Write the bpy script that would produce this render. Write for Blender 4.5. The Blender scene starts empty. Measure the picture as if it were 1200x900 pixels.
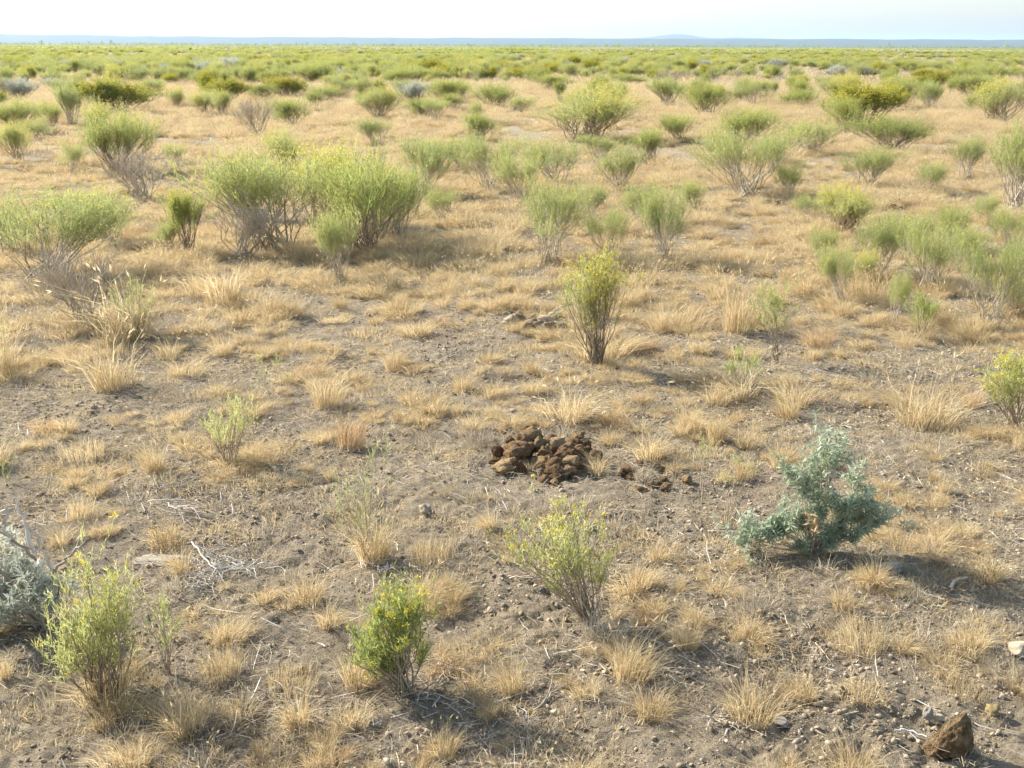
import bpy, bmesh, math, random
import numpy as np
from mathutils import Matrix, Vector

SC = bpy.context.scene
COL = SC.collection
R = math.radians
random.seed(7)
rng = np.random.default_rng(7)

# ------------------------------------------------------------------ camera
FPX, CAM_H = 1300.0, 1.65                 # focal length in pixels of a 1200 px wide frame
PITCH, ROLL = math.atan((450 - 54.5) / FPX), R(0.22)
ROT = Matrix.Rotation(math.pi / 2 - PITCH, 3, 'X') @ Matrix.Rotation(ROLL, 3, 'Z')
cd = bpy.data.cameras.new('camera')
cd.sensor_width = 36
cd.lens = 36 * FPX / 1200
cd.clip_start, cd.clip_end = 0.05, 120000
cam = bpy.data.objects.new('camera', cd)
COL.objects.link(cam)
cam.matrix_world = Matrix.Translation((0, 0, CAM_H)) @ ROT.to_4x4()
SC.camera = cam

# ------------------------------------------------------------------ light
SUN_AZ = math.atan2(-0.86, 0.51)          # sun stands back left, clockwise angle from +Y
SUN_EL = R(33)
world = bpy.data.worlds.new('World')
SC.world = world
world.use_nodes = True
nt = world.node_tree
bg = nt.nodes['Background']
sky = nt.nodes.new('ShaderNodeTexSky')
sky.sky_type = 'NISHITA'
sky.sun_disc = False
sky.sun_elevation = SUN_EL
sky.sun_rotation = SUN_AZ
sky.air_density, sky.dust_density, sky.ozone_density = 1.0, 1.6, 1.0
nt.links.new(sky.outputs[0], bg.inputs[0])
bg.inputs[1].default_value = 0.13
sd = bpy.data.lights.new('sun', 'SUN')
sd.energy = 4.85
sd.angle = R(0.53)
sd.color = (1.0, 0.95, 0.87)
sun = bpy.data.objects.new('sun', sd)
COL.objects.link(sun)
SUN_DIR = Vector((math.sin(SUN_AZ) * math.cos(SUN_EL), math.cos(SUN_AZ) * math.cos(SUN_EL), math.sin(SUN_EL)))
sun.rotation_euler = SUN_DIR.to_track_quat('Z', 'Y').to_euler()
sun.location = (0, 0, 20)

SC.view_settings.view_transform = 'Standard'
SC.view_settings.look = 'None'
SC.view_settings.gamma = 1
SC.view_settings.exposure = 1.02
SC.cycles.max_bounces = 6
SC.cycles.transmission_bounces = 4
SC.cycles.volume_bounces = 1

# ------------------------------------------------------------------ noise and terrain
def _hash(ix, iy, seed):
    n = (ix * 374761393 + iy * 668265263 + seed * 974634777) & 0xffffffff
    n = ((n ^ (n >> 13)) * 1274126177) & 0xffffffff
    n = (n ^ (n >> 16)) & 0xffffffff
    return n.astype(np.float64) / 4294967295.0

def vn(x, y, seed=0):
    x = np.asarray(x, float); y = np.asarray(y, float)
    ix = np.floor(x).astype(np.int64); iy = np.floor(y).astype(np.int64)
    fx = x - ix; fy = y - iy
    fx = fx * fx * (3 - 2 * fx); fy = fy * fy * (3 - 2 * fy)
    a = _hash(ix, iy, seed); b = _hash(ix + 1, iy, seed)
    c = _hash(ix, iy + 1, seed); d = _hash(ix + 1, iy + 1, seed)
    return (a * (1 - fx) + b * fx) * (1 - fy) + (c * (1 - fx) + d * fx) * fy

def fbm(x, y, seed=0, o=4):
    s = 0; a = 0.5; t = 0
    for k in range(o):
        s = s + a * vn(x * 2 ** k + 17.3 * k, y * 2 ** k - 9.1 * k, seed + k); t += a; a *= 0.55
    return s / t

def sstep(a, b, x):
    t = np.clip((x - a) / (b - a), 0, 1)
    return t * t * (3 - 2 * t)

def terrain(x, y):
    x = np.asarray(x, float); y = np.asarray(y, float)
    d = np.hypot(x, y)
    h = 0.05 * (fbm(x / 1.1, y / 1.1, 3, 3) - 0.5) + 0.035 * (vn(x / 0.28, y / 0.28, 9) - 0.5)
    h = h + 0.5 * (fbm(x / 28, y / 28, 5, 2) - 0.5) * sstep(14, 70, d)
    h = h * (1 - 0.8 * sstep(600, 3000, d))
    return h

def fine(x, y):
    d = np.hypot(x, y)
    c = 0.3 + 1.2 * vn(x / 0.4, y / 0.4, 55)
    f = 0.034 * (fbm(x / 0.085, y / 0.085, 21, 4) - 0.5) + 0.024 * c * (fbm(x / 0.03, y / 0.03, 31, 2) - 0.5)
    return f * (1 - sstep(8, 16, d))

def tz(x, y):
    return float(terrain(x, y))

def ray(px, py):
    return (ROT @ Vector(((px - 600) / FPX, -(py - 450) / FPX, -1))).normalized()

def at(px, py, z=0.0):
    """the point on the ground (or on the level z) that lies in that direction from the camera"""
    d = ray(px, py)
    t = (z - CAM_H) / d.z
    return Vector((d.x * t, d.y * t, z))

def mpp(p):
    """metres per photo pixel at p"""
    v = ROT.transposed() @ (Vector(p) - Vector((0, 0, CAM_H)))
    return -v.z / FPX

# ------------------------------------------------------------------ object helpers
def tag(o, label=None, cat=None, group=None, kind=None):
    if label: o['label'] = label
    if cat: o['category'] = cat
    if group: o['group'] = group
    if kind: o['kind'] = kind
    return o

def empty(name, loc, rz=0.0, label=None, cat=None, group=None):
    o = bpy.data.objects.new(name, None)
    o.empty_display_size = 0.1
    COL.objects.link(o)
    o.location = loc
    o.rotation_euler = (0, 0, rz)
    return tag(o, label, cat, group)

def link(name, me, parent=None):
    o = bpy.data.objects.new(name, me)
    COL.objects.link(o)
    if parent is not None: o.parent = parent
    return o

class Acc:
    """collects triangles and a per-vertex tint, then builds one mesh"""
    def __init__(self):
        self.v, self.f, self.t, self.n = [], [], [], 0
    def add(self, v, f, t):
        v = np.asarray(v, float).reshape(-1, 3); f = np.asarray(f, np.int64).reshape(-1, 3)
        self.v.append(v); self.f.append(f + self.n)
        self.t.append(np.broadcast_to(np.asarray(t, float), (len(v),)).copy()); self.n += len(v)
    def mesh(self, name, mat, smooth=False):
        me = bpy.data.meshes.new(name)
        if not self.v:
            return me
        v = np.concatenate(self.v); f = np.concatenate(self.f); t = np.concatenate(self.t)
        me.vertices.add(len(v)); me.vertices.foreach_set('co', v.ravel())
        me.loops.add(len(f) * 3); me.loops.foreach_set('vertex_index', f.ravel().astype(np.int32))
        me.polygons.add(len(f))
        me.polygons.foreach_set('loop_start', np.arange(0, len(f) * 3, 3, dtype=np.int32))
        me.polygons.foreach_set('loop_total', np.full(len(f), 3, np.int32))
        if smooth: me.polygons.foreach_set('use_smooth', np.ones(len(f), bool))
        a = me.attributes.new('tint', 'FLOAT', 'POINT'); a.data.foreach_set('value', t.astype(np.float32))
        me.update(calc_edges=True)
        me.materials.append(mat)
        return me

def unit(v):
    return v / np.maximum(np.linalg.norm(v, axis=-1, keepdims=True), 1e-9)

def perp(d):
    r = rng.normal(size=d.shape)
    return unit(np.cross(d, r))

def ribbons(acc, P0, P1, P2, w, tint, wtip=0.0):
    n = len(P0)
    if n == 0: return
    s = perp(unit(P2 - P0))
    w = np.broadcast_to(w, (n,))[:, None]
    V = np.stack([P0 - s * w * .5, P0 + s * w * .5, P1 - s * w * .5, P1 + s * w * .5, P2], 1)
    b = (np.arange(n) * 5)[:, None, None]
    F = np.array([[0, 1, 3], [0, 3, 2], [2, 3, 4]])[None] + b
    acc.add(V.reshape(-1, 3), F.reshape(-1, 3), np.repeat(np.broadcast_to(tint, (n,)), 5))

def diamonds(acc, P0, P2, w, tint, mid=0.45):
    n = len(P0)
    if n == 0: return
    s = perp(unit(P2 - P0)); w = np.broadcast_to(w, (n,))[:, None]
    M = P0 + (P2 - P0) * mid
    V = np.stack([P0, M - s * w * .5, P2, M + s * w * .5], 1)
    b = (np.arange(n) * 4)[:, None, None]
    F = np.array([[0, 1, 2], [0, 2, 3]])[None] + b
    acc.add(V.reshape(-1, 3), F.reshape(-1, 3), np.repeat(np.broadcast_to(tint, (n,)), 4))

def tubes(acc, P, r0, r1, tint, sides=3):
    """P (n,k,3) polylines, radius r0 -> r1"""
    n, k, _ = P.shape
    if n == 0: return
    T = np.gradient(P, axis=1); T = unit(T)
    up = np.array([0.13, 0.21, 1.0]); A = unit(np.cross(T, np.broadcast_to(up, T.shape) + 1e-4)); B = np.cross(T, A)
    r0 = np.broadcast_to(r0, (n,)); r1 = np.broadcast_to(r1, (n,))
    u = np.linspace(0, 1, k)[None]
    rad = r0[:, None] * (1 - u) + r1[:, None] * u
    ang = np.arange(sides) * 2 * math.pi / sides
    V = P[:, :, None] + rad[:, :, None, None] * (A[:, :, None] * np.cos(ang)[None, None, :, None] + B[:, :, None] * np.sin(ang)[None, None, :, None])
    F = []
    for j in range(k - 1):
        for s in range(sides):
            a = j * sides + s; b = j * sides + (s + 1) % sides
            F += [[a, b, b + sides], [a, b + sides, a + sides]]
    F = np.array(F)[None] + (np.arange(n) * k * sides)[:, None, None]
    acc.add(V.reshape(-1, 3), F.reshape(-1, 3), np.repeat(np.broadcast_to(tint, (n,)), k * sides))

def bez(P0, P1, P2, k):
    t = np.linspace(0, 1, k)[None, :, None]
    return (1 - t) ** 2 * P0[:, None] + 2 * t * (1 - t) * P1[:, None] + t * t * P2[:, None]

# ------------------------------------------------------------------ materials
def node_mat(name):
    m = bpy.data.materials.new(name); m.use_nodes = True
    t = m.node_tree; t.nodes.clear()
    out = t.nodes.new('ShaderNodeOutputMaterial')
    return m, t, out

def plant_mat(name, c0, c1, c2, trans=0.4, rough=0.7, vary=0.25, spec=0.25):
    """colour runs c0 -> c1 -> c2 along the blade-by-blade tint; thin tissue lets light through"""
    m, t, out = node_mat(name)
    N, L = t.nodes.new, t.links.new
    at_ = N('ShaderNodeAttribute'); at_.attribute_name = 'tint'
    oi = N('ShaderNodeObjectInfo')
    ad = N('ShaderNodeMath'); ad.operation = 'MULTIPLY_ADD'; ad.inputs[1].default_value = vary; ad.inputs[2].default_value = -vary / 2
    L(oi.outputs['Random'], ad.inputs[0])
    sm = N('ShaderNodeMath'); sm.operation = 'ADD'; L(at_.outputs['Fac'], sm.inputs[0]); L(ad.outputs[0], sm.inputs[1])
    cr = N('ShaderNodeValToRGB'); e = cr.color_ramp.elements
    e[0].color = (*c0, 1); e[1].color = (*c2, 1); x = e.new(0.5); x.color = (*c1, 1)
    L(sm.outputs[0], cr.inputs[0])
    p = N('ShaderNodeBsdfPrincipled'); p.inputs['Roughness'].default_value = rough
    p.inputs['Specular IOR Level'].default_value = spec
    L(cr.outputs[0], p.inputs['Base Color'])
    tr = N('ShaderNodeBsdfTranslucent'); L(cr.outputs[0], tr.inputs[0])
    mx = N('ShaderNodeMixShader'); mx.inputs[0].default_value = trans
    L(p.outputs[0], mx.inputs[1]); L(tr.outputs[0], mx.inputs[2]); L(mx.outputs[0], out.inputs[0])
    return m

def rough_mat(name, c0, c1, scale=40, bump=0.5, dist=0.004, rough=0.9, c2=None, usetint=False):
    m, t, out = node_mat(name)
    N, L = t.nodes.new, t.links.new
    tc = N('ShaderNodeTexCoord')
    no = N('ShaderNodeTexNoise'); no.inputs['Scale'].default_value = scale; no.inputs['Detail'].default_value = 6
    no.inputs['Roughness'].default_value = 0.65
    L(tc.outputs['Object'], no.inputs['Vector'])
    cr = N('ShaderNodeValToRGB'); e = cr.color_ramp.elements
    e[0].position = 0.32; e[0].color = (*c0, 1); e[1].position = 0.68; e[1].color = (*(c2 or c1), 1)
    if c2: x = e.new(0.5); x.color = (*c1, 1)
    src = no.outputs['Fac']
    if usetint:
        a = N('ShaderNodeAttribute'); a.attribute_name = 'tint'
        oi = N('ShaderNodeObjectInfo')
        s1 = N('ShaderNodeMath'); s1.operation = 'MULTIPLY_ADD'; s1.inputs[1].default_value = 0.45; s1.inputs[2].default_value = -0.22
        L(oi.outputs['Random'], s1.inputs[0])
        s2 = N('ShaderNodeMath'); s2.operation = 'ADD'; L(src, s2.inputs[0]); L(s1.outputs[0], s2.inputs[1]); src = s2.outputs[0]
    L(src, cr.inputs[0])
    p = N('ShaderNodeBsdfPrincipled'); p.inputs['Roughness'].default_value = rough; p.inputs['Specular IOR Level'].default_value = 0.2
    L(cr.outputs[0], p.inputs['Base Color'])
    b = N('ShaderNodeBump'); b.inputs['Strength'].default_value = bump; b.inputs['Distance'].default_value = dist
    L(no.outputs['Fac'], b.inputs['Height']); L(b.outputs[0], p.inputs['Normal']); L(p.outputs[0], out.inputs[0])
    return m

M = {}
M['leaf'] = plant_mat('green_brush_leaf', (.25, .30, .105), (.39, .43, .14), (.56, .56, .16), 0.58)
M['leafgrey'] = plant_mat('grey_green_leaf', (.28, .32, .14), (.42, .45, .17), (.57, .575, .19), 0.56)
M['leafdark'] = plant_mat('dark_green_leaf', (.20, .25, .07), (.34, .39, .10), (.50, .51, .11), 0.52)
M['leafpale'] = plant_mat('pale_young_leaf', (.34, .37, .16), (.48, .50, .20), (.62, .60, .24), 0.58)
M['sage'] = plant_mat('silver_sage_leaf', (.32, .35, .27), (.48, .50, .40), (.66, .66, .56), 0.42)
M['blue'] = plant_mat('blue_green_leaf', (.25, .31, .19), (.42, .48, .33), (.68, .70, .54), 0.38)
M['flower'] = plant_mat('yellow_flower', (.60, .46, .05), (.74, .62, .07), (.80, .74, .16), 0.35)
M['gold'] = plant_mat('golden_flower', (.48, .37, .04), (.62, .51, .055), (.72, .65, .09), 0.35)
M['straw'] = plant_mat('dry_straw', (.42, .32, .18), (.63, .485, .26), (.79, .675, .43), 0.48, vary=0.3)
M['strawred'] = plant_mat('rusty_straw', (.42, .28, .15), (.56, .40, .22), (.70, .55, .33), 0.45)
M['strawgrey'] = plant_mat('weathered_straw', (.30, .25, .18), (.48, .41, .29), (.70, .63, .48), 0.3)
M['stem'] = plant_mat('brush_stem', (.26, .20, .135), (.38, .30, .205), (.52, .43, .30), 0.0, 0.85, 0.2)
M['greystem'] = plant_mat('weathered_grey_stem', (.34, .275, .195), (.48, .41, .30), (.64, .57, .45), 0.0, 0.85, 0.2)
M['white'] = plant_mat('bleached_twig', (.38, .34, .28), (.55, .51, .43), (.74, .70, .62), 0.0, 0.85, 0.1)
M['clod'] = rough_mat('soil_clod', (.22, .165, .105), (.35, .275, .18), 90, 0.5, 0.001, c2=(.52, .43, .30), usetint=True)
M['dung'] = rough_mat('dry_dung', (.21, .125, .058), (.38, .235, .115), 7, 0.9, 0.04, 0.9, c2=(.52, .36, .19), usetint=True)
M['rust'] = rough_mat('rusty_rock', (.13, .07, .03), (.32, .205, .10), 3.2, 1.0, 0.10, 0.9, c2=(.58, .46, .26))
M['greystone'] = rough_mat('grey_stone', (.20, .18, .15), (.30, .27, .22), 60, 0.5, 0.003, c2=(.42, .38, .31))
M['tanstone'] = rough_mat('tan_stone', (.30, .24, .16), (.45, .37, .26), 60, 0.5, 0.003, c2=(.6, .52, .4))
M['yellowclod'] = rough_mat('yellow_clod', (.24, .17, .08), (.40, .30, .14), 60, 0.8, 0.004, c2=(.52, .42, .22))
M['crust'] = rough_mat('pale_soil_crust', (.34, .28, .20), (.47, .41, .31), 50, 0.8, 0.004, c2=(.62, .56, .45))
M['olddung'] = rough_mat('grey_old_dung', (.26, .19, .11), (.44, .35, .23), 60, 0.8, 0.005, c2=(.62, .53, .38), usetint=True)

def ground_mat():
    m, t, out = node_mat('dry_soil')
    N, L = t.nodes.new, t.links.new
    geo = N('ShaderNodeNewGeometry'); P = geo.outputs['Position']
    def noise(s, d=5, r=.6):
        n = N('ShaderNodeTexNoise'); n.inputs['Scale'].default_value = s; n.inputs['Detail'].default_value = d; n.inputs['Roughness'].default_value = r
        L(P, n.inputs['Vector']); return n.outputs['Fac']
    def ramp(src, *st):
        c = N('ShaderNodeValToRGB'); e = c.color_ramp.elements
        e[0].position, e[0].color = st[0][0], (*st[0][1], 1); e[1].position, e[1].color = st[-1][0], (*st[-1][1], 1)
        for p_, c_ in st[1:-1]:
            x = e.new(p_); x.color = (*c_, 1)
        L(src, c.inputs[0]); return c.outputs[0]
    def mix(f, a, b, blend='MIX'):
        x = N('ShaderNodeMix'); x.data_type = 'RGBA'; x.blend_type = blend
        if isinstance(f, float): x.inputs[0].default_value = f
        else: L(f, x.inputs[0])
        L(a, x.inputs[6]); L(b, x.inputs[7]); return x.outputs[2]
    base = ramp(noise(1.6), (.30, (.22, .172, .118)), (.5, (.315, .245, .16)), (.72, (.43, .35, .24)))
    grit = ramp(noise(55, 4, .7), (.32, (.135, .105, .07)), (.5, (.32, .255, .175)), (.68, (.57, .485, .35)))
    c = mix(0.62, base, grit)
    vo = N('ShaderNodeTexVoronoi'); vo.inputs['Scale'].default_value = 85; L(P, vo.inputs['Vector'])
    vc = ramp(vo.outputs['Color'], (.0, (.20, .16, .11)), (.55, (.33, .27, .19)), (.93, (.42, .36, .26)), (1.0, (.62, .57, .47)))
    c = mix(0.3, c, vc)
    st = N('ShaderNodeVectorMath'); st.operation = 'MULTIPLY'; st.inputs[1].default_value = (1, 2.6, 1); L(P, st.inputs[0])
    n5 = N('ShaderNodeTexNoise'); n5.inputs['Scale'].default_value = 60; n5.inputs['Detail'].default_value = 5; n5.inputs['Roughness'].default_value = .75; n5.inputs['Distortion'].default_value = 1.5; L(st.outputs[0], n5.inputs['Vector'])
    c = mix(ramp(n5.outputs['Fac'], (.53, (0, 0, 0)), (.64, (.8, .8, .8))), c, ramp(noise(30), (.3, (.36, .29, .19)), (.7, (.58, .49, .35))))
    # straw litter that thickens where the grass stands (away from the bare patch at the track)
    ln = N('ShaderNodeVectorMath'); ln.operation = 'LENGTH'; L(P, ln.inputs[0])
    mr = N('ShaderNodeMapRange'); mr.inputs[1].default_value = 7; mr.inputs[2].default_value = 55; mr.inputs[3].default_value = 0; mr.inputs[4].default_value = .6
    L(ln.outputs['Value'], mr.inputs[0])
    lit = ramp(noise(9, 6, .75), (.3, (.30, .24, .15)), (.5, (.44, .36, .22)), (.7, (.56, .47, .31)))
    pn = ramp(noise(.9, 5, .65), (.38, (0, 0, 0)), (.58, (1, 1, 1)))
    mm = N('ShaderNodeMath'); mm.operation = 'MULTIPLY_ADD'; L(pn, mm.inputs[0]); mm.inputs[1].default_value = .22
    L(mr.outputs[0], mm.inputs[2]); mm.use_clamp = True
    c = mix(mm.outputs[0], c, lit)
    far = ramp(noise(.05, 5, .7), (.35, (.30, .28, .16)), (.5, (.38, .33, .20)), (.65, (.47, .40, .26)))
    mr2 = N('ShaderNodeMapRange'); mr2.inputs[1].default_value = 120; mr2.inputs[2].default_value = 500; L(ln.outputs['Value'], mr2.inputs[0])
    c = mix(mr2.outputs[0], c, far)
    p = N('ShaderNodeBsdfPrincipled'); p.inputs['Roughness'].default_value = .95; p.inputs['Specular IOR Level'].default_value = .1
    L(c, p.inputs['Base Color'])
    b1 = N('ShaderNodeBump'); b1.inputs['Strength'].default_value = .9; b1.inputs['Distance'].default_value = .010; L(noise(120, 4, .7), b1.inputs['Height'])
    b2 = N('ShaderNodeBump'); b2.inputs['Strength'].default_value = 1.0; b2.inputs['Distance'].default_value = .022
    L(noise(45, 6, .75), b2.inputs['Height']); L(b1.outputs[0], b2.inputs['Normal']); L(b2.outputs[0], p.inputs['Normal'])
    L(p.outputs[0], out.inputs[0])
    return m
M['ground'] = ground_mat()

def flat_mat(name, c0, c1, scale):
    return rough_mat(name, c0, c1, scale, 0.0, 0.01)

# ------------------------------------------------------------------ ground sheet
def build_ground():
    ys = [-400, -60, -12, -4, -1, 0, .5, .9]
    y = 1.2
    while y < 22: ys.append(y); y *= 1.0056
    while y < 60000: ys.append(y); y *= 1.035
    ys = np.array(ys)
    us = np.linspace(-.62, .62, 250)
    us = np.concatenate([[-60, -12, -5, -2.6, -1.6, -1.1, -.85, -.7], us, [.7, .85, 1.1, 1.6, 2.6, 5, 12, 60]])
    w = np.maximum(ys, 1.6)
    X = us[None] * w[:, None]; Y = np.broadcast_to(ys[:, None], X.shape)
    Z = terrain(X, Y) + fine(X, Y)
    V = np.stack([X, Y, Z], -1).reshape(-1, 3)
    nr, nc = X.shape
    i = np.arange(nr - 1)[:, None] * nc + np.arange(nc - 1)[None]
    F = np.stack([np.stack([i, i + 1, i + nc + 1], -1), np.stack([i, i + nc + 1, i + nc], -1)], 2).reshape(-1, 3)
    a = Acc(); a.add(V, F, 0.0)
    g = link('ground', a.mesh('ground', M['ground'], True)); tag(g, kind='structure')
build_ground()

# ------------------------------------------------------------------ far hills
def ridge(name, dist, hfun, mat, x0=-1.1, x1=1.1, depth=4000, n=500):
    us = np.linspace(x0, x1, n)
    a = Acc()
    prof = np.array([0, .35, .7, .92, 1.0, .9, .5, 0]); dd = np.array([0, .12, .28, .42, .5, .62, .8, 1]) * depth
    X = us[:, None] * dist + 0 * dd[None]; Y = dist + dd[None] + 0 * X
    H = hfun(us)[:, None] * prof[None] * (1 + .25 * (fbm(X / 700, Y / 700, 77, 4) - .5))
    V = np.stack([X, Y, H - 5], -1).reshape(-1, 3); k = len(prof)
    i = np.arange(n - 1)[:, None] * k + np.arange(k - 1)[None]
    F = np.stack([np.stack([i, i + k, i + k + 1], -1), np.stack([i, i + k + 1, i + 1], -1)], 2).reshape(-1, 3)
    a.add(V, F, 0.0)
    o = link(name, a.mesh(name, mat, True)); tag(o, kind='structure'); return o
M['hill'] = flat_mat('wooded_hill', (.05, .07, .04), (.09, .11, .06), .004)
ridge('hills', 15000, lambda u: 125 + 18 * (fbm(u * 9, u * 0, 40, 4) - .5) * 2 + 20 * sstep(-.1, -.46, u), M['hill'])
ridge('far_hills', 26000, lambda u: 205 + 40 * (fbm(u * 6, u * 0, 50, 3) - .5) + 75 * np.exp(-((u - .155) / .022) ** 2) + 30 * np.exp(-((u - .175) / .06) ** 2), M['hill'], depth=6000)

# ------------------------------------------------------------------ scatter for uncountable cover
def proto_coll(name, meshes):
    c = bpy.data.collections.new(name)
    for i, me in enumerate(meshes):
        o = bpy.data.objects.new('%s_%02d' % (name, i), me); c.objects.link(o)
    return c

def scatter(name, pts, rot, scl, idx, coll, label, cat):
    me = bpy.data.meshes.new(name)
    n = len(pts); me.vertices.add(n); me.vertices.foreach_set('co', np.asarray(pts, np.float32).ravel())
    for nm, dat in (('rot', rot), ('scl', scl)):
        a = me.attributes.new(nm, 'FLOAT_VECTOR', 'POINT'); a.data.foreach_set('vector', np.asarray(dat, np.float32).ravel())
    a = me.attributes.new('idx', 'INT', 'POINT'); a.data.foreach_set('value', np.asarray(idx, np.int32))
    me.update()
    o = link(name, me); tag(o, label, cat, kind='stuff')
    ng = bpy.data.node_groups.new(name + '_scatter', 'GeometryNodeTree')
    ng.interface.new_socket('Geometry', in_out='INPUT', socket_type='NodeSocketGeometry')
    ng.interface.new_socket('Geometry', in_out='OUTPUT', socket_type='NodeSocketGeometry')
    N, L = ng.nodes.new, ng.links.new
    gi, go = N('NodeGroupInput'), N('NodeGroupOutput')
    ci = N('GeometryNodeCollectionInfo'); ci.inputs['Collection'].default_value = coll
    ci.inputs['Separate Children'].default_value = True; ci.inputs['Reset Children'].default_value = True
    ip = N('GeometryNodeInstanceOnPoints'); ip.inputs['Pick Instance'].default_value = True
    def attr(nm, ty):
        x = N('GeometryNodeInputNamedAttribute'); x.data_type = ty; x.inputs['Name'].default_value = nm
        return [s for s in x.outputs if s.enabled and s.name == 'Attribute'][0]
    er = N('FunctionNodeEulerToRotation')
    L(attr('rot', 'FLOAT_VECTOR'), er.inputs[0]); L(er.outputs[0], ip.inputs['Rotation'])
    L(attr('scl', 'FLOAT_VECTOR'), ip.inputs['Scale']); L(attr('idx', 'INT'), ip.inputs['Instance Index'])
    L(gi.outputs[0], ip.inputs['Points']); L(ci.outputs[0], ip.inputs['Instance']); L(ip.outputs[0], go.inputs[0])
    md = o.modifiers.new('scatter', 'NODES'); md.node_group = ng
    return o

def field(d0, d1, dens, umax=.62, seed=0):
    """random ground points with |x| < umax*y between distances d0 and d1"""
    r = np.random.default_rng(seed)
    n = int(dens * umax * (d1 * d1 - d0 * d0))
    y = np.sqrt(r.random(n) * (d1 * d1 - d0 * d0) + d0 * d0)
    return r, (r.random(n) * 2 - 1) * umax * y, y
# ------------------------------------------------------------------ grass tufts
def tuft(n, rb, h, spread=.5, seeds=0, w=.0015, tall=0, tallh=.3, mat='straw', tint=(.15, .95)):
    a = Acc(); n = int(n * 1.5); bias = rng.normal(size=3) * [.28, .28, 0]
    def blades(n, h, spread, w, jitter=.45):
        r = np.sqrt(rng.random(n)) * rb; ph = rng.random(n) * 2 * math.pi; r = r * (.55 + .75 * vn(np.cos(ph) * 1.3 + 5, np.sin(ph) * 1.3 + rb * 90, 4))
        P0 = np.stack([r * np.cos(ph), r * np.sin(ph), np.full(n, -.006)], 1)
        hh = h * (1 - jitter + jitter * 1.5 * rng.random(n))
        out = np.stack([np.cos(ph), np.sin(ph), 0 * ph], 1) * (spread * r / rb)[:, None] + rng.normal(size=(n, 3)) * [.36, .36, 0] + bias
        P1 = P0 + out * (hh * .35)[:, None] + np.array([0, 0, 1]) * (hh * .6)[:, None]
        P2 = P0 + out * (hh * 1.0)[:, None] + np.array([0, 0, 1]) * (hh * (1 - .25 * rng.random(n)))[:, None]
        t = tint[0] + (tint[1] - tint[0]) * rng.random(n)
        ribbons(a, P0, P1, P2, w * (.7 + .6 * rng.random(n)), t)
        return P1, P2
    blades(n, h, spread, w)
    if tall:
        P1, P2 = blades(tall, tallh, spread * .5, w * .9, .3)
        d = unit(P2 - P1); L = tallh * .11
        k = min(seeds or tall, tall)
        for q in range(3):
            diamonds(a, P2[:k] - d[:k] * L * .3, P2[:k] + d[:k] * L * .7 + rng.normal(size=(k, 3)) * .004, .0036, .75 + .25 * rng.random(k))
    return a.mesh('grass_blades', M[mat])

TUFTS = [tuft(170, .045, .075, .7), tuft(220, .065, .10, .8), tuft(260, .10, .065, .6), tuft(200, .05, .13, .6, tall=10, tallh=.24),
         tuft(240, .14, .055, .5), tuft(150, .035, .10, .9), tuft(190, .06, .12, .6, tall=22, tallh=.22), tuft(180, .06, .09, .6, mat='strawred'),
         tuft(150, .07, .06, .9, mat='strawgrey'), tuft(60, .05, .06, 1.0, tall=12, tallh=.20)]
BIG = [tuft(260, .15, .15, .5, w=.0026, tall=40, tallh=.24), tuft(260, .20, .11, .5, w=.0028), tuft(240, .16, .16, .6, w=.0026, tall=50, tallh=.23),
       tuft(240, .19, .10, .5, w=.0028, mat='strawred'), tuft(260, .25, .09, .5, w=.003, mat='straw'), tuft(220, .2, .08, .7, w=.003, mat='strawgrey')]
FARG = [tuft(90, .8, .34, .4, w=.022), tuft(90, 1.0, .28, .4, w=.025), tuft(90, .8, .30, .4, w=.022, mat='strawgrey')]

# ------------------------------------------------------------------ shrub builder
DENS = 1.0
def crown_tips(n, H, Rx, lobes=5, flat=.35, low=.45, seed=None):
    """branch tips filling an uneven domed crown made of lobes"""
    r = np.random.default_rng(seed)
    la = r.random(lobes) * 2 * math.pi; lr = np.sqrt(r.random(lobes)) * Rx * .68
    lh = H * (low + (1 - low) * (1 - flat * (lr / Rx) ** 2) * (.75 + .3 * r.random(lobes)))
    lh = np.minimum(lh, H * .93)
    k = r.integers(0, lobes, n)
    cx, cy = lr[k] * np.cos(la[k]), lr[k] * np.sin(la[k])
    q = r.normal(size=(n, 3)); q = unit(q) * (r.random((n, 1)) ** .4)
    P = np.stack([cx + q[:, 0] * Rx * .42, cy + q[:, 1] * Rx * .42, np.maximum(lh[k] * .93 + q[:, 2] * H * .16, H * .25)], 1)
    return P

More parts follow.
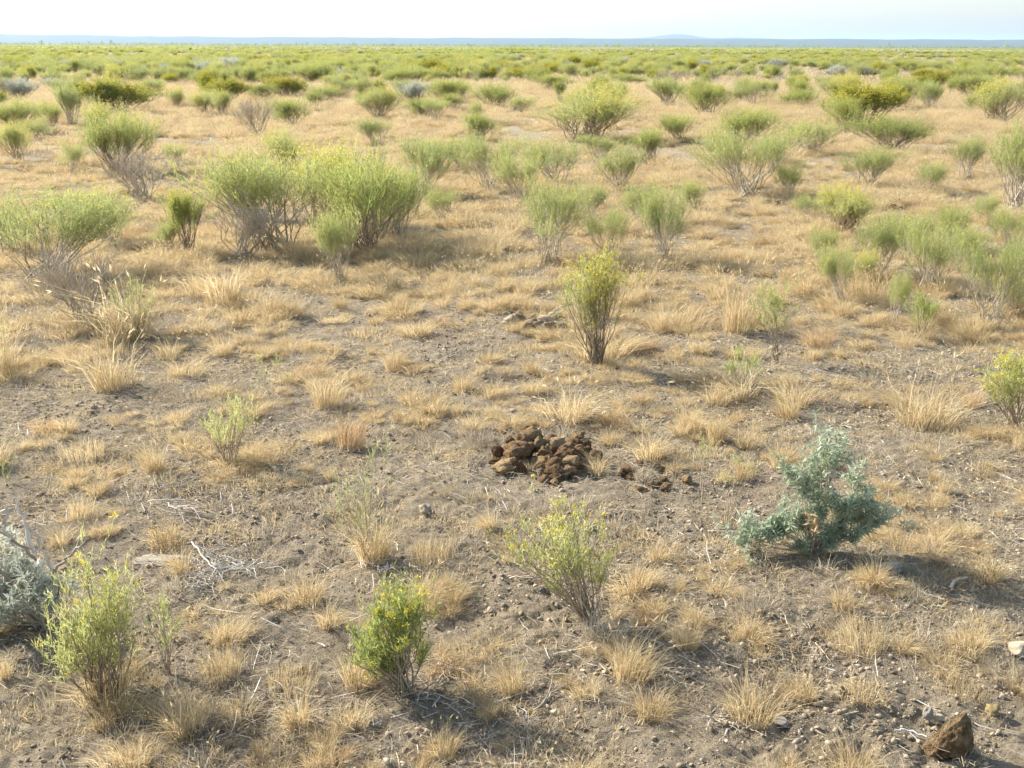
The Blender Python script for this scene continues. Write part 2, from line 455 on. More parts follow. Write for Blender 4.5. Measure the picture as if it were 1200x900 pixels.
def shrub(tips, base_r=.05, stem_r=.006, twigs=7, twig_l=.14, leaves=12, leaf_l=.03, leaf_w=.004, start=.55, flowers=.0,
          fsize=.014, leaf='leaf', stem='stem', flower='flower', leaf_top=1.0, droop=0.0, sub=3, base=(0, 0, 0), sides=3, spreadleaf=.6,
          bare=False, fn=8, upw=.9, tmin=.1, tmax=.9, st=.45):
    """returns (branches mesh, foliage mesh or None, flowers mesh or None)"""
    n = len(tips); leaves = int(round(leaves * DENS))
    ab, al, af = Acc(), Acc(), Acc()
    b = np.array(base, float)
    ang = rng.random(n) * 6.283
    P0 = b + np.stack([np.cos(ang), np.sin(ang), 0 * ang], 1) * (base_r * np.sqrt(rng.random(n)))[:, None]
    P0[:, 2] = b[2] - .01
    d = tips - P0
    P1 = P0 + d * np.array([.42, .42, .5]) + rng.normal(size=(n, 3)) * .06 * np.linalg.norm(d, axis=1, keepdims=True) * [1, 1, .4]
    P = bez(P0, P1, tips, 6)
    P[:, 1:-1] += rng.normal(size=P[:, 1:-1].shape) * .018 * np.linalg.norm(d, axis=1)[:, None, None]
    tubes(ab, P, stem_r * (.6 + .7 * rng.random(n)), stem_r * .25, rng.random(n), sides)
    # side branches
    S0, S2 = [tips - (tips - P[:, 3]) * .3], [tips]
    if sub:
        m = n * sub; k = np.repeat(np.arange(n), sub); t = st + (.88 - st) * rng.random(m)
        f = t * 5; i0 = np.minimum(f.astype(int), 4); fr = (f - i0)[:, None]
        Q0 = P[k, i0] * (1 - fr) + P[k, i0 + 1] * fr
        dd = unit(unit(d)[k] * .7 + rng.normal(size=(m, 3)) * .45 + [0, 0, upw * .6])
        L = np.linalg.norm(d, axis=1)[k] * (.22 + .22 * rng.random(m))
        Q2 = Q0 + dd * L[:, None]; Q1 = (Q0 + Q2) / 2 + rng.normal(size=(m, 3)) * .05 * L[:, None]
        tubes(ab, bez(Q0, Q1, Q2, 4), stem_r * .4, stem_r * .15, rng.random(m), 3)
        S0.append(Q0 + (Q2 - Q0) * .4); S2.append(Q2)
    S0 = np.concatenate(S0); S2 = np.concatenate(S2)
    # fine twigs
    m = len(S0) * twigs; k = np.repeat(np.arange(len(S0)), twigs)
    T0 = S0[k] + (S2 - S0)[k] * rng.random((m, 1))
    dd = unit(unit(S2 - S0)[k] * .6 + rng.normal(size=(m, 3)) * .42 + [0, 0, upw])
    T2 = T0 + dd * (twig_l * (.45 + 1.1 * rng.random(m) ** 1.5))[:, None]; T1 = (T0 + T2) / 2 + rng.normal(size=(m, 3)) * twig_l * .05
    if bare:
        ribbons(ab, T0, T1, T2, stem_r * .35, rng.random(m))
    else:
        ribbons(al, T0, T1, T2, leaf_w * .6, .25 + .5 * rng.random(m))
        if leaves:
            q = m * leaves; k2 = np.repeat(np.arange(m), leaves); u = tmin + tmax * rng.random((q, 1))
            L0 = T0[k2] + (T2 - T0)[k2] * u
            ld = unit(dd[k2] * 1.0 + rng.normal(size=(q, 3)) * spreadleaf + [0, 0, .25 - droop])
            ll = leaf_l * (.6 + .7 * rng.random(q))
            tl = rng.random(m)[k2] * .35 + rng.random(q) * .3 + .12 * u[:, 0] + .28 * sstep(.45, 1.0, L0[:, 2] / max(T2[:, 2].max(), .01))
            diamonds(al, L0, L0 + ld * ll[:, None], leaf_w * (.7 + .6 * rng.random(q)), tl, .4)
    if flowers > 0:
        pf = np.clip(flowers * (.3 + 1.1 * sstep(.35, .95, T2[:, 2] / max(T2[:, 2].max(), .01))), 0, 1)
        # flowering comes in patches
        pf = pf * np.clip(2.2 * vn(T2[:, 0] / (twig_l * 1.6) + 40, T2[:, 1] / (twig_l * 1.6), int(rng.integers(1000))) - .3, 0, 1.6)
        s = rng.random(m) < pf; C = T2[s]
        if len(C):
            k3 = np.repeat(np.arange(len(C)), fn); q = len(k3)
            o = unit(rng.normal(size=(q, 3)) + [0, 0, .8]) * (fsize * (.4 + .8 * rng.random(q)))[:, None]
            diamonds(af, C[k3] + o * .15, C[k3] + o, fsize * .5, rng.random(q), .6)
    mb = ab.mesh('branches', M[stem])
    ml = al.mesh('foliage', M[leaf]) if al.v else None
    mf = af.mesh('flowers', M[flower]) if af.v else None
    return mb, ml, mf

def unit_shrub(kind, seed):
    """a shrub of height 1 and radius .62, scaled where it stands"""
    t = lambda n, lobes, low=.5, flat=.4, Rx=.55: crown_tips(n, .88, Rx, lobes, flat, low, seed)
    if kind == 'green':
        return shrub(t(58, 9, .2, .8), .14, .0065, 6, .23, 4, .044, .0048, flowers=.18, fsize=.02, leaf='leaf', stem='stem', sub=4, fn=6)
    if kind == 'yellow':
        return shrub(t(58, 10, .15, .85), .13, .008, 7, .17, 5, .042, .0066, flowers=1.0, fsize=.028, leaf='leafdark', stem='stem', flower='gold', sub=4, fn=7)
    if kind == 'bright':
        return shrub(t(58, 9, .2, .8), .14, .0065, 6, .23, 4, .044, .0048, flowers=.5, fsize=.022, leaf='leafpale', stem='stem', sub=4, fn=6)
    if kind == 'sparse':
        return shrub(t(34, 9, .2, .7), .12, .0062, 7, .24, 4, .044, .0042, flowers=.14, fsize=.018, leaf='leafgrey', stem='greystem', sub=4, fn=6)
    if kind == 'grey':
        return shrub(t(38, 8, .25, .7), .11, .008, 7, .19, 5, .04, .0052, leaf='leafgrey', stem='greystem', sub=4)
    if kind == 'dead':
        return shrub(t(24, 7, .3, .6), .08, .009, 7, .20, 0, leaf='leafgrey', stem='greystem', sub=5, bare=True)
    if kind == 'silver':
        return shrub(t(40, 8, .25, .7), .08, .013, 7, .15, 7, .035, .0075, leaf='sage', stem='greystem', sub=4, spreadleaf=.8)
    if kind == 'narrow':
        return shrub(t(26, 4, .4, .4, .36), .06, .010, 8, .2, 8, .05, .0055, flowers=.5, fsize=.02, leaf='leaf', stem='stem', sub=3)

DIM = {}
def dims(ms):
    P = []
    for m_ in ms:
        if m_:
            a = np.empty(len(m_.vertices) * 3, np.float32); m_.vertices.foreach_get('co', a); P.append(a.reshape(-1, 3))
    P = np.concatenate(P); return float(np.percentile(np.abs(P[:, :2]), 98.5)), float(np.percentile(P[:, 2], 99.3))
UNIT = {k: [unit_shrub(k, 100 + 7 * i + j * 31) for i in range(v)] for j, (k, v) in enumerate(
    dict(green=4, yellow=2, bright=3, sparse=4, grey=3, dead=2, silver=2, narrow=2).items())}
print('unit shrubs', sum(len(m.polygons) for v in UNIT.values() for s in v for m in s if m))

SH_COUNT = [0]
def put_shrub(meshes, loc, scale, rz, label, group='shrubs standing across the dry plain', name='rabbitbrush', cat='shrub', stems='branches', lean=(0, 0)):
    if SH_COUNT[0] >= 300: raise RuntimeError('too many single shrubs')
    SH_COUNT[0] += 1
    o = empty(name, loc, rz, label, cat, group)
    o.rotation_euler = (lean[0], lean[1], rz)
    o.scale = scale
    for nm, me in zip((stems, 'foliage', 'flowers'), meshes):
        if me:
            c_ = link(nm, me, o)
            if nm == 'flowers': tag(c_, kind='stuff')
    return o

def shrub_px(kind, x, yb, yt, w, label, name='rabbitbrush', v=None):
    p = at(x, yb); p.z = tz(p.x, p.y)
    s = mpp(p)
    H = (yb - yt) * s / math.cos(math.atan2(CAM_H, math.hypot(p.x, p.y))) * .96
    vs = UNIT[kind]; me = vs[(v if v is not None else SH_COUNT[0]) % len(vs)]
    rr, hh = dims(me); H /= hh; W = w * s / (2 * rr) * 1.12
    p.y += W * .10
    p.z = tz(p.x, p.y)
    return put_shrub(me, p, (W, min(W, H * 1.5), H), random.choice((0, math.pi)) + random.uniform(-.4, .4), label, name=name, lean=(random.uniform(-.1, .1), random.uniform(-.1, .1)))

# kind, x, base y, top y, width, label
HERO = [
 ('sparse', 45, 330, 212, 170, 'wide loose shrub with yellow-tipped top and bare grey stems at the left edge'),
 ('sparse', 128, 290, 215, 62, 'smaller yellowish shrub leaning against the wide loose shrub at the left edge'),
 ('dead', 100, 388, 290, 105, 'nearly leafless shrub with forked bare stems below the wide loose left shrub'),
 ('dead', 163, 238, 172, 95, 'bare purplish grey shrub under the round green shrub at left'),
 ('green', 135, 205, 122, 78, 'round grey-green shrub standing above the bare grey one at left'),
 ('yellow', 132, 134, 92, 84, 'large dark shrub with golden flower heads behind the round green one at left'),
 ('grey', 84, 150, 96, 36, 'upright dark grey-green shrub left of the golden flowered shrub'),
 ('green', 60, 148, 118, 40, 'low green shrub in front of the upright dark one at left'),
 ('green', 18, 157, 114, 55, 'green shrub low against the left edge of the photo'),
 ('bright', 20, 190, 140, 40, 'pale yellow-green shrub on straw at the far left edge'),
 ('sparse', 84, 205, 160, 34, 'small sparse shrub left of the round green shrub'),
 ('narrow', 220, 304, 218, 46, 'narrow upright bright green shrub standing alone with dark stems'),
 ('grey', 198, 300, 255, 30, 'small grey-green sprig beside the narrow upright shrub'),
 ('sparse', 318, 298, 168, 150, 'left shrub of the big green clump with dark forked stems'),
 ('bright', 335, 205, 150, 60, 'yellow-topped shrub peeking out behind the big green clump'),
 ('green', 422, 300, 176, 138, 'right shrub of the big green clump with darker green centre'),
 ('bright', 372, 272, 160, 124, 'middle shrub at the back of the big green clump'),
 ('sparse', 398, 332, 238, 50, 'small pale shrub in front of the big green clump'),
 ('sparse', 468, 285, 190, 60, 'greyish shrub at the right end of the big green clump'),
 ('dead', 282, 305, 235, 90, 'mat of bare arching stems at the foot of the big green clump'),
 ('grey', 492, 235, 160, 60, 'hazy green shrub behind the right end of the big green clump'),
 ('green', 340, 150, 112, 50, 'green shrub right of the bare grey one near upper left'),
 ('dead', 300, 162, 114, 46, 'bare grey shrub with arching stems near upper left'),
 ('yellow', 264, 120, 91, 48, 'dark green shrub with yellow tips on straw near upper left'),
 ('yellow', 334, 116, 88, 46, 'orange-gold flowered shrub near upper left'),
 ('green', 308, 118, 96, 44, 'green shrub joined to the orange-gold flowered one'),
 ('grey', 377, 122, 100, 32, 'small grey-green shrub right of the orange-gold flowered one'),
 ('green', 113, 94, 70, 32, 'green shrub behind the golden flowered shrub at left'),
 ('yellow', 147, 98, 78, 38, 'olive shrub right behind the golden flowered shrub at left'),
 ('yellow', 35, 84, 68, 34, 'round yellowish shrub far back at left'),
 ('green', 211, 99, 79, 32, 'green shrub alone on straw in the left distance'),
 ('yellow', 186, 81, 69, 20, 'small round shrub in the left distance'),
 ('silver', 268, 92, 68, 26, 'blue-grey sagebrush in the left distance'),
 ('yellow', 294, 96, 81, 20, 'small olive yellow shrub beside the blue-grey sagebrush'),
 ('green', 377, 96, 70, 42, 'wide green shrub in the distance above the orange-gold one'),
 ('sparse', 572, 226, 150, 76, 'shrub with leaning dark bare stems left of the tall one in the middle'),
 ('sparse', 652, 218, 160, 86, 'wide grey-green shrub behind the tall one in the middle'),
 ('grey', 724, 224, 166, 52, 'dark grey-green shrub with dark branching stems right of the wide grey-green shrub'),
 ('sparse', 642, 310, 200, 92, 'tall shrub in the middle with fanned dark stems and green right side'),
 ('sparse', 712, 304, 238, 56, 'small loose shrub right of the tall one in the middle'),
 ('sparse', 782, 312, 208, 64, 'slender yellow-green shrub second to the right of the tall middle one'),
 ('bright', 686, 168, 103, 118, 'broad yellow-flowered shrub in the upper middle'),
 ('green', 762, 192, 148, 44, 'small fan-shaped green shrub right of the broad yellow one'),
 ('sparse', 876, 232, 140, 118, 'broad green shrub with dark spreading base stems right of the middle'),
 ('green', 870, 172, 122, 72, 'green shrub directly behind the broad dark-stemmed one'),
 ('green', 829, 136, 95, 56, 'dense dark green shrub on straw right of the middle'),
 ('yellow', 1010, 150, 95, 86, 'big round shrub covered in golden flowers at upper right'),
 ('green', 938, 128, 102, 52, 'low wide green shrub left of the big golden one'),
 ('green', 1048, 180, 134, 92, 'wide bright green shrub below the big golden one'),
 ('sparse', 1018, 224, 170, 70, 'fan-shaped grey-green shrub below the wide bright green one'),
 ('grey', 950, 182, 140, 58, 'small green shrub right of the broad dark-stemmed one'),
 ('bright', 1172, 146, 89, 88, 'big yellow-flowered shrub at the upper right edge'),
 ('green', 1135, 116, 82, 50, 'dark green shrub behind the big yellow one at the right edge'),
 ('sparse', 1132, 212, 156, 46, 'thin shrub with a crooked dark stem near the right edge'),
 ('grey', 1192, 250, 140, 66, 'tall greyish shrub cut by the right edge below the yellow one'),
 ('bright', 990, 278, 214, 88, 'loose yellow-green shrub in straw at right'),
 ('sparse', 1152, 262, 224, 36, 'small yellow-tipped shrub near the right edge'),
 ('sparse', 1030, 330, 246, 72, 'grey-green shrub among the dense right-hand row'),
 ('sparse', 1092, 345, 248, 78, 'shrub with dark tangled base in the dense right-hand row'),
 ('sparse', 1165, 388, 258, 92, 'tall shrub on a thick grey trunk near the right edge'),
 ('sparse', 988, 358, 282, 52, 'small shrub on a single leaning dark trunk at right'),
 ('bright', 1012, 338, 288, 44, 'little yellow-flowered shrub between the leaning trunk and the right-hand row'),
 ('bright', 1196, 372, 310, 46, 'yellowish shrub cut by the right edge beside the thick trunk'),
 ('yellow', 499, 93, 67, 42, 'dark round green shrub in the distance left of centre'),
 ('green', 466, 102, 77, 42, 'green shrub in front of the dark round one in the distance'),
 ('green', 520, 122, 90, 50, 'grey-green dome in the cluster left of centre'),
 ('grey', 480, 118, 92, 46, 'left dome of the shrub cluster left of centre'),
 ('green', 580, 128, 94, 62, 'hazy green shrub right in the cluster left of centre'),
 ('green', 438, 132, 104, 44, 'green shrub at the left end of the cluster left of centre'),
 ('green', 496, 138, 112, 42, 'low green shrub in front of the cluster left of centre'),
 ('green', 540, 118, 94, 36, 'darker green shrub in the middle of the cluster left of centre'),
 ('grey', 612, 132, 112, 32, 'small brownish shrub left of the broad yellow one'),
 ('yellow', 620, 95, 74, 46, 'yellow-green shrub in the distance above the centre'),
 ('green', 645, 104, 84, 50, 'low green shrub in the distance behind the broad yellow one'),
 ('yellow', 690, 82, 68, 32, 'golden mound far back above the broad yellow shrub'),
 ('grey', 783, 126, 86, 48, 'round grey-green shrub left of the dense dark one'),
 ('green', 740, 100, 82, 48, 'hazy green shrub far back right of centre'),
 ('yellow', 1095, 106, 82, 44, 'yellow-green shrub between the two big flowered ones'),
 ('green', 895, 112, 92, 44, 'small green shrub between the dark green one and the low wide one'),
 ('silver', 910, 84, 68, 24, 'grey sagebrush far back at right'),
 ('green', 1170, 96, 74, 40, 'green shrub on the skyline side of the right edge'),
]
HERO += [
 ('sparse', 285, 262, 186, 80, 'yellowish loose shrub at the left end of the big green clump'),
 ('sparse', 448, 285, 184, 96, 'pale hazy shrub rising at the right end of the big green clump'),
 ('sparse', 610, 240, 172, 60, 'pale wispy shrub right behind the tall one in the middle'),
 ('sparse', 545, 205, 158, 50, 'thin pale shrub left of the leaning dark-stemmed one'),
 ('sparse', 505, 205, 162, 46, 'faint grey-green shrub between the big clump and the leaning dark-stemmed one'),
 ('sparse', 748, 268, 212, 50, 'faint wispy shrub between the two slender ones right of the middle'),
 ('sparse', 952, 262, 226, 46, 'wispy yellowish shrub left of the loose one in straw at right'),
 ('sparse', 1062, 300, 246, 60, 'faint grey-green shrub behind the dense right-hand row'),
 ('sparse', 1125, 318, 262, 56, 'pale shrub filling the gap beside the thick grey trunk'),
 ('sparse', 8, 300, 232, 60, 'pale shrub cut by the left edge beside the wide loose one'),
 ('sparse', 78, 262, 222, 52, 'thin yellow-green shrub behind the wide loose one at the left edge'),
 ('sparse', 1085, 230, 186, 42, 'faint pale shrub standing in straw left of the crooked dark stem'),
 ('sparse', 905, 196, 158, 46, 'low pale shrub just behind the broad dark-stemmed one on its right'),
 ('sparse', 45, 168, 134, 44, 'hazy green shrub in the low row at the upper left edge'),
 ('bright', 110, 160, 118, 50, 'yellow-green shrub between the golden one and the round green one at left'),
 ('sparse', 1048, 382, 316, 30, 'tiny green sprig left of the low grey-green clump at right'),
 ('sparse', 1120, 296, 236, 52, 'pale shrub behind the shrub with the dark tangled base'),
 ('sparse', 962, 318, 262, 44, 'pale wisp at the left end of the dense right-hand row'),
 ('sparse', 1186, 300, 240, 50, 'pale green shrub cut by the right edge above the thick trunk'),
 ('sparse', 690, 262, 214, 40, 'small faint wisp between the tall middle shrub and its dark grey-green neighbour'),
 ('sparse', 816, 250, 206, 34, 'tiny faint wisp left of the broad dark-stemmed shrub'),
 ('sparse', 925, 232, 184, 44, 'small pale shrub to the right of the broad dark-stemmed shrub base'),
 ('sparse', 520, 262, 216, 40, 'faint low wisp in straw right of the big green clump'),
 ('grey', 700, 190, 158, 44, 'grey-green shrub in the gap under the broad yellow-flowered one'),
 ('sparse', 442, 172, 136, 46, 'pale low shrub in straw behind the big clump'),
 ('green', 558, 168, 132, 50, 'low green shrub in straw left of the broad yellow-flowered one'),
 ('sparse', 205, 196, 168, 30, 'very small pale shrub in the open straw at left'),
]
HP = []
for h in HERO:
    o = shrub_px(*h[:5], h[5], name='sagebrush' if h[0] == 'silver' else 'dead_brush' if h[0] == 'dead' else 'rabbitbrush')
    HP.append((o.location.x, o.location.y, max(o.scale.x, .2) * .6))

# ------------------------------------------------------------------ near plants, built at their own size
def near(label, x, yb, name, cat, maker, rz=0.0, dy=0.0):
    p = at(x, yb); p.y += dy; p.z = tz(p.x, p.y)
    me = maker(mpp(p))
    o = put_shrub(me, p, (1, 1, 1), rz, label, 'near plants on the bare soil', name, cat, 'stems')
    HP.append((p.x, p.y, .04))
    return o

DENS = .62; NF = .4
def pxtips(s, blobs, seed, depth=1.0):
    """tips inside blobs given as (dx px, up px, rx px, rz px, n) around the base, s = metres per px"""
    r = np.random.default_rng(seed); out = []
    for dx, up, rx, rz, n in blobs:
        n = max(4, int(n * NF)); rx *= 1.2; q = unit(r.normal(size=(n, 3))) * r.random((n, 1)) ** .45
        out.append(np.stack([(dx + q[:, 0] * rx) * s, q[:, 1] * rx * s * depth, np.maximum((up + q[:, 2] * rz) * s, .03)], 1))
    return np.concatenate(out)

near('yellow-flowered young rabbitbrush on fine tan stems in the middle of the photo', 700, 432, 'rabbitbrush', 'shrub',
     lambda s: shrub(pxtips(s, [(-18, 95, 30, 32, 110), (6, 108, 24, 18, 60)], 1), .02, .0028, 4, .055, 9, .02, .0026, flowers=.8, fsize=.011, leaf='leafpale', stem='stem', sub=3))
near('small grey-green bush with a dark split base on the left soil', 268, 543, 'rabbitbrush', 'shrub',
     lambda s: shrub(pxtips(s, [(15, 55, 38, 30, 40), (-15, 45, 20, 20, 10)], 2), .02, .003, 4, .045, 8, .018, .0022, flowers=.08, fsize=.008, leaf='leafpale', stem='stem', sub=3))
near('tall faint wispy plant with grey-green leaves left of the dung heap', 430, 655, 'wispy_plant', 'plant',
     lambda s: shrub(pxtips(s, [(-22, 85, 22, 35, 16), (15, 105, 18, 35, 14), (0, 50, 25, 30, 14)], 3), .02, .0018, 3, .05, 5, .017, .0022, leaf='leafgrey', stem='stem', sub=2))
near('yellow-green bush on a leaning dark stem in front of the dung heap', 692, 732, 'rabbitbrush', 'shrub',
     lambda s: shrub(pxtips(s, [(-70, 100, 40, 34, 44), (-25, 118, 36, 26, 30), (-35, 62, 34, 24, 20), (8, 86, 18, 28, 10)], 4), .02, .0032, 4, .04, 7, .019, .0027, flowers=.25, fsize=.01, leaf='leafpale', stem='stem', sub=3))
near('bright green feathery bush at the bottom of the photo', 472, 812, 'rabbitbrush', 'shrub',
     lambda s: shrub(pxtips(s, [(-12, 74, 44, 48, 90), (4, 112, 34, 20, 34), (-36, 44, 20, 26, 26)], 5), .03, .003, 5, .045, 8, .021, .0028, flowers=.14, fsize=.011, leaf='leaf', stem='stem', sub=3))
near('tall feathery plant with yellow flower spikes at lower left', 120, 808, 'rabbitbrush', 'shrub',
     lambda s: shrub(pxtips(s, [(-5, 80, 45, 55, 60), (18, 125, 30, 30, 34), (2, 165, 22, 12, 8), (-30, 50, 24, 30, 24)], 6), .04, .0026, 5, .045, 7, .019, .0025, flowers=.12, fsize=.012, leaf='leafpale', stem='stem', sub=3))
near('thin dark green sprig right of the flower-spiked plant at lower left', 198, 790, 'wispy_plant', 'plant',
     lambda s: shrub(pxtips(s, [(-2, 95, 20, 40, 16), (12, 60, 16, 24, 8)], 7), .012, .0025, 3, .035, 6, .014, .002, leaf='leaf', stem='stem', sub=2))
near('pale yellow single-stemmed weed left of the blue-green plant', 822, 590, 'thin_weed', 'plant',
     lambda s: shrub(pxtips(s, [(0, 75, 10, 28, 14)], 8), .006, .0018, 4, .025, 7, .012, .0022, leaf='leafpale', stem='stem', sub=1))
near('small forked yellow weed closest to the blue-green plant', 852, 615, 'thin_weed', 'plant',
     lambda s: shrub(pxtips(s, [(4, 88, 9, 18, 12), (26, 76, 9, 18, 12)], 9), .006, .0018, 4, .025, 7, .012, .0022, leaf='leafpale', stem='stem', sub=1))
near('round yellow-green bush cut by the right edge at mid height', 1190, 503, 'rabbitbrush', 'shrub',
     lambda s: shrub(pxtips(s, [(-25, 62, 34, 26, 50), (12, 68, 30, 24, 40)], 10), .025, .004, 5, .05, 8, .022, .0032, flowers=.5, fsize=.012, leaf='leafpale', stem='stem', sub=3))
near('small tree-like bush on a thin bent stem right of the middle', 911, 424, 'rabbitbrush', 'shrub',
     lambda s: shrub(pxtips(s, [(-10, 76, 20, 24, 36)], 11), .01, .003, 5, .05, 9, .02, .003, leaf='leafgrey', stem='stem', sub=3))
near('low pale green tuft in dry grass below the bent-stemmed bush', 866, 446, 'young_brush', 'plant',
     lambda s: shrub(pxtips(s, [(0, 18, 24, 18, 40)], 12), .03, .002, 5, .045, 8, .018, .0028, leaf='leafpale', stem='stem', sub=2))
near('low grey-green clump in dry grass left of the thick trunk', 1076, 398, 'young_brush', 'plant',
     lambda s: shrub(pxtips(s, [(0, 36, 20, 18, 40)], 13), .03, .003, 5, .055, 8, .022, .0034, leaf='leaf', stem='stem', sub=2))
near('pale straw-green wisp at the left edge in the middle distance', 6, 440, 'wispy_plant', 'plant',
     lambda s: shrub(pxtips(s, [(0, 50, 16, 26, 18)], 14), .02, .002, 3, .05, 5, .017, .0024, leaf='leafpale', stem='stem', sub=2))
near('sparse greenish wisp growing in the straw behind the split-based bush', 318, 470, 'wispy_plant', 'plant',
     lambda s: shrub(pxtips(s, [(0, 30, 18, 18, 16)], 15), .02, .002, 3, .045, 5, .016, .0024, leaf='leafgrey', stem='stem', sub=2))
near('green wisp at the left edge above the silver sagebrush', 8, 570, 'wispy_plant', 'plant',
     lambda s: shrub(pxtips(s, [(0, 30, 10, 24, 12)], 16), .012, .0018, 3, .035, 5, .014, .002, leaf='leaf', stem='stem', sub=2))
near('greyish spiky bush right of the forked leafless shrub at left', 160, 398, 'rabbitbrush', 'shrub',
     lambda s: shrub(pxtips(s, [(0, 45, 28, 34, 40), (-25, 40, 16, 20, 12)], 18), .03, .0025, 4, .06, 6, .02, .0026, leaf='leafpale', stem='stem', sub=2))

# blue-green plant with lanceolate drooping leaves: separate leafy stems are its parts
def blue_plant():
    global NF, DENS
    NF, DENS = .50, .85
    p = at(952, 652); p.z = tz(p.x, p.y); s = mpp(p)
    o = put_shrub((), p, (1, 1, 1), 0, 'leafy blue-green plant with drooping leaves casting a dark shadow on the right soil', 'near plants on the bare soil', 'wormwood', 'plant')
    lobes = [((18, 132), 15, [(4, 118, 18, 20, 14), (-12, 96, 16, 18, 10)]), ((5, 90), 14, [(-16, 78, 16, 24, 10), (0, 50, 18, 22, 10)]),
             ((50, 70), 22, [(42, 70, 24, 20, 18), (52, 48, 20, 18, 12), (38, 42, 22, 20, 14)]), ((80, 45), 15, [(72, 40, 13, 7, 7)]),
             ((-50, 40), 20, [(-42, 34, 26, 16, 15), (-62, 24, 22, 9, 8)]), ((-85, 20), 12, [(-78, 18, 14, 7, 7)]), ((5, 20), 20, [(-4, 20, 26, 14, 16), (28, 18, 22, 14, 12)])]
    for i, (_, _, bl) in enumerate(lobes):
        mb, ml, _f = shrub(pxtips(s, bl, 60 + i, .8), .02, .0028, 4, .032, 11, .028, .0058, leaf='blue', stem='greystem', sub=2, droop=1.0, spreadleaf=.9, upw=.6, st=.78)
        st = link('stem', mb, o); link('foliage', ml, st)
    a = Acc(); n = 40
    q = rng.normal(size=(n, 3)) * [.012, .012, .02] + [-.03, -.06, .14]
    diamonds(a, q, q + unit(rng.normal(size=(n, 3))) * .03, .006, rng.random(n))
    link('withered_leaves', a.mesh('withered_leaves', M['strawred']), o)
    a = Acc()
    for bx, bz in ((4, 150), (78, 108), (72, 100)):
        m = 40; q = np.stack([(bx + rng.normal(size=m) * 3) * s, rng.normal(size=m) * .01, (bz + rng.random(m) * 22 - 8) * s], 1)
        diamonds(a, q, q + unit(rng.normal(size=(m, 3)) + [0, 0, .6]) * .012, .004, rng.random(m))
    tag(link('seed_heads', a.mesh('seed_heads', M['strawgrey']), o), kind='stuff')
    HP.append((p.x, p.y, .12)); NF = .4
blue_plant()

# silver sagebrush at the left edge with bare silvery limbs
def limb(pts, r0, r1, mat, sides=6, name='branch', jit=.004):
    P = np.array(pts, float); k = len(P)
    t = np.linspace(0, k - 1, (k - 1) * 4 + 1); i = np.minimum(t.astype(int), k - 2); f = (t - i)[:, None]
    Q = P[i] * (1 - f) + P[i + 1] * f
    for _ in range(2): Q[1:-1] = (Q[:-2] + Q[1:-1] * 2 + Q[2:]) / 4
    Q[1:-1] += rng.normal(size=Q[1:-1].shape) * jit
    a = Acc(); tubes(a, Q[None], r0, r1, rng.random(), sides)
    return a.mesh(name, M[mat], True), Q

def left_sage():
    global NF, DENS
    NF, DENS = .21, .85
    p = at(52, 728); p.z = tz(p.x, p.y); s = mpp(p)
    o = put_shrub((), p, (1, 1, 1), 0, 'silver sagebrush with bare silvery limbs at the left edge', 'near plants on the bare soil', 'sagebrush', 'shrub')
    mb, ml, _f = shrub(pxtips(s, [(-35, 55, 46, 42, 60), (-70, 75, 30, 40, 30), (12, 34, 26, 26, 22), (-55, 25, 40, 20, 26)], 71), .04, .004, 4, .04, 10, .03, .006,
                       leaf='sage', stem='greystem', sub=3, droop=.5, spreadleaf=.9)
    link('stems', mb, o); link('foliage', ml, o)
    g = [[(10, 22), (4, 60), (-2, 95), (-28, 112), (-60, 135)], [(-2, 92), (-8, 125), (-14, 162)], [(14, 30), (22, 62), (8, 100), (-6, 130)],
         [(20, 68), (42, 92), (64, 112)], [(10, 25), (-25, 38), (-50, 22)], [(-20, 105), (-28, 130), (-20, 150), (-40, 140), (-60, 128)], [(6, 25), (-30, 70), (-64, 90)],
         [(12, 20), (25, 50), (34, 58)]]
    for i, pl in enumerate(g):
        n = len(pl); yy = np.cumsum(rng.normal(size=n) * .012)
        me, Q = limb([(x * s, y_, z * s) for (x, z), y_ in zip(pl, yy)], .0075 if i < 3 else .0055, .0022, 'white' if i % 2 else 'greystem')
        b = link('branch', me, o)
        m = 7; k = rng.integers(len(Q) // 3, len(Q) - 1, m); q0 = Q[k]
        q2 = q0 + unit(rng.normal(size=(m, 3)) + [0, 0, .6]) * .05
        a = Acc(); tubes(a, bez(q0, (q0 + q2) / 2 + rng.normal(size=(m, 3)) * .006, q2, 4), .0016, .0006, rng.random(m))
        tag(link('twigs', a.mesh('twigs', M['greystem']), b), kind='stuff')
    HP.append((p.x, p.y, .16))
left_sage()

# ------------------------------------------------------------------ stones, clods, dung
def lump_mesh(seed, sub=3, rough=.18, fine_=.06, mat='dung', sq=(1, 1, 1), cut=0):
    bm = bmesh.new(); bmesh.ops.create_icosphere(bm, subdivisions=sub, radius=1.0)
    r = random.Random(seed); off = Vector((r.random() * 50, r.random() * 50, r.random() * 50))
    from mathutils import noise as mn
    planes = [(Vector((r.gauss(0, 1), r.gauss(0, 1), r.gauss(0, 1))).normalized(), r.uniform(.55, .85)) for _ in range(cut)]
    for v in bm.verts:
        c = v.co.normalized()
        d = 1 + rough * 2 * mn.noise(c * 1.4 + off) + fine_ * 2 * mn.noise(c * 5 + off) + fine_ * mn.noise(c * 11 + off)
        q = c * d
        for nrm, dd in planes:
            e = q.dot(nrm) - dd
            if e > 0: q = q - nrm * e * .93
        v.co = Vector((q.x * sq[0], q.y * sq[1], q.z * sq[2]))
    me = bpy.data.meshes.new('lump'); bm.to_mesh(me); bm.free()
    for f in me.polygons: f.use_smooth = cut == 0
    me.materials.append(M[mat]); return me

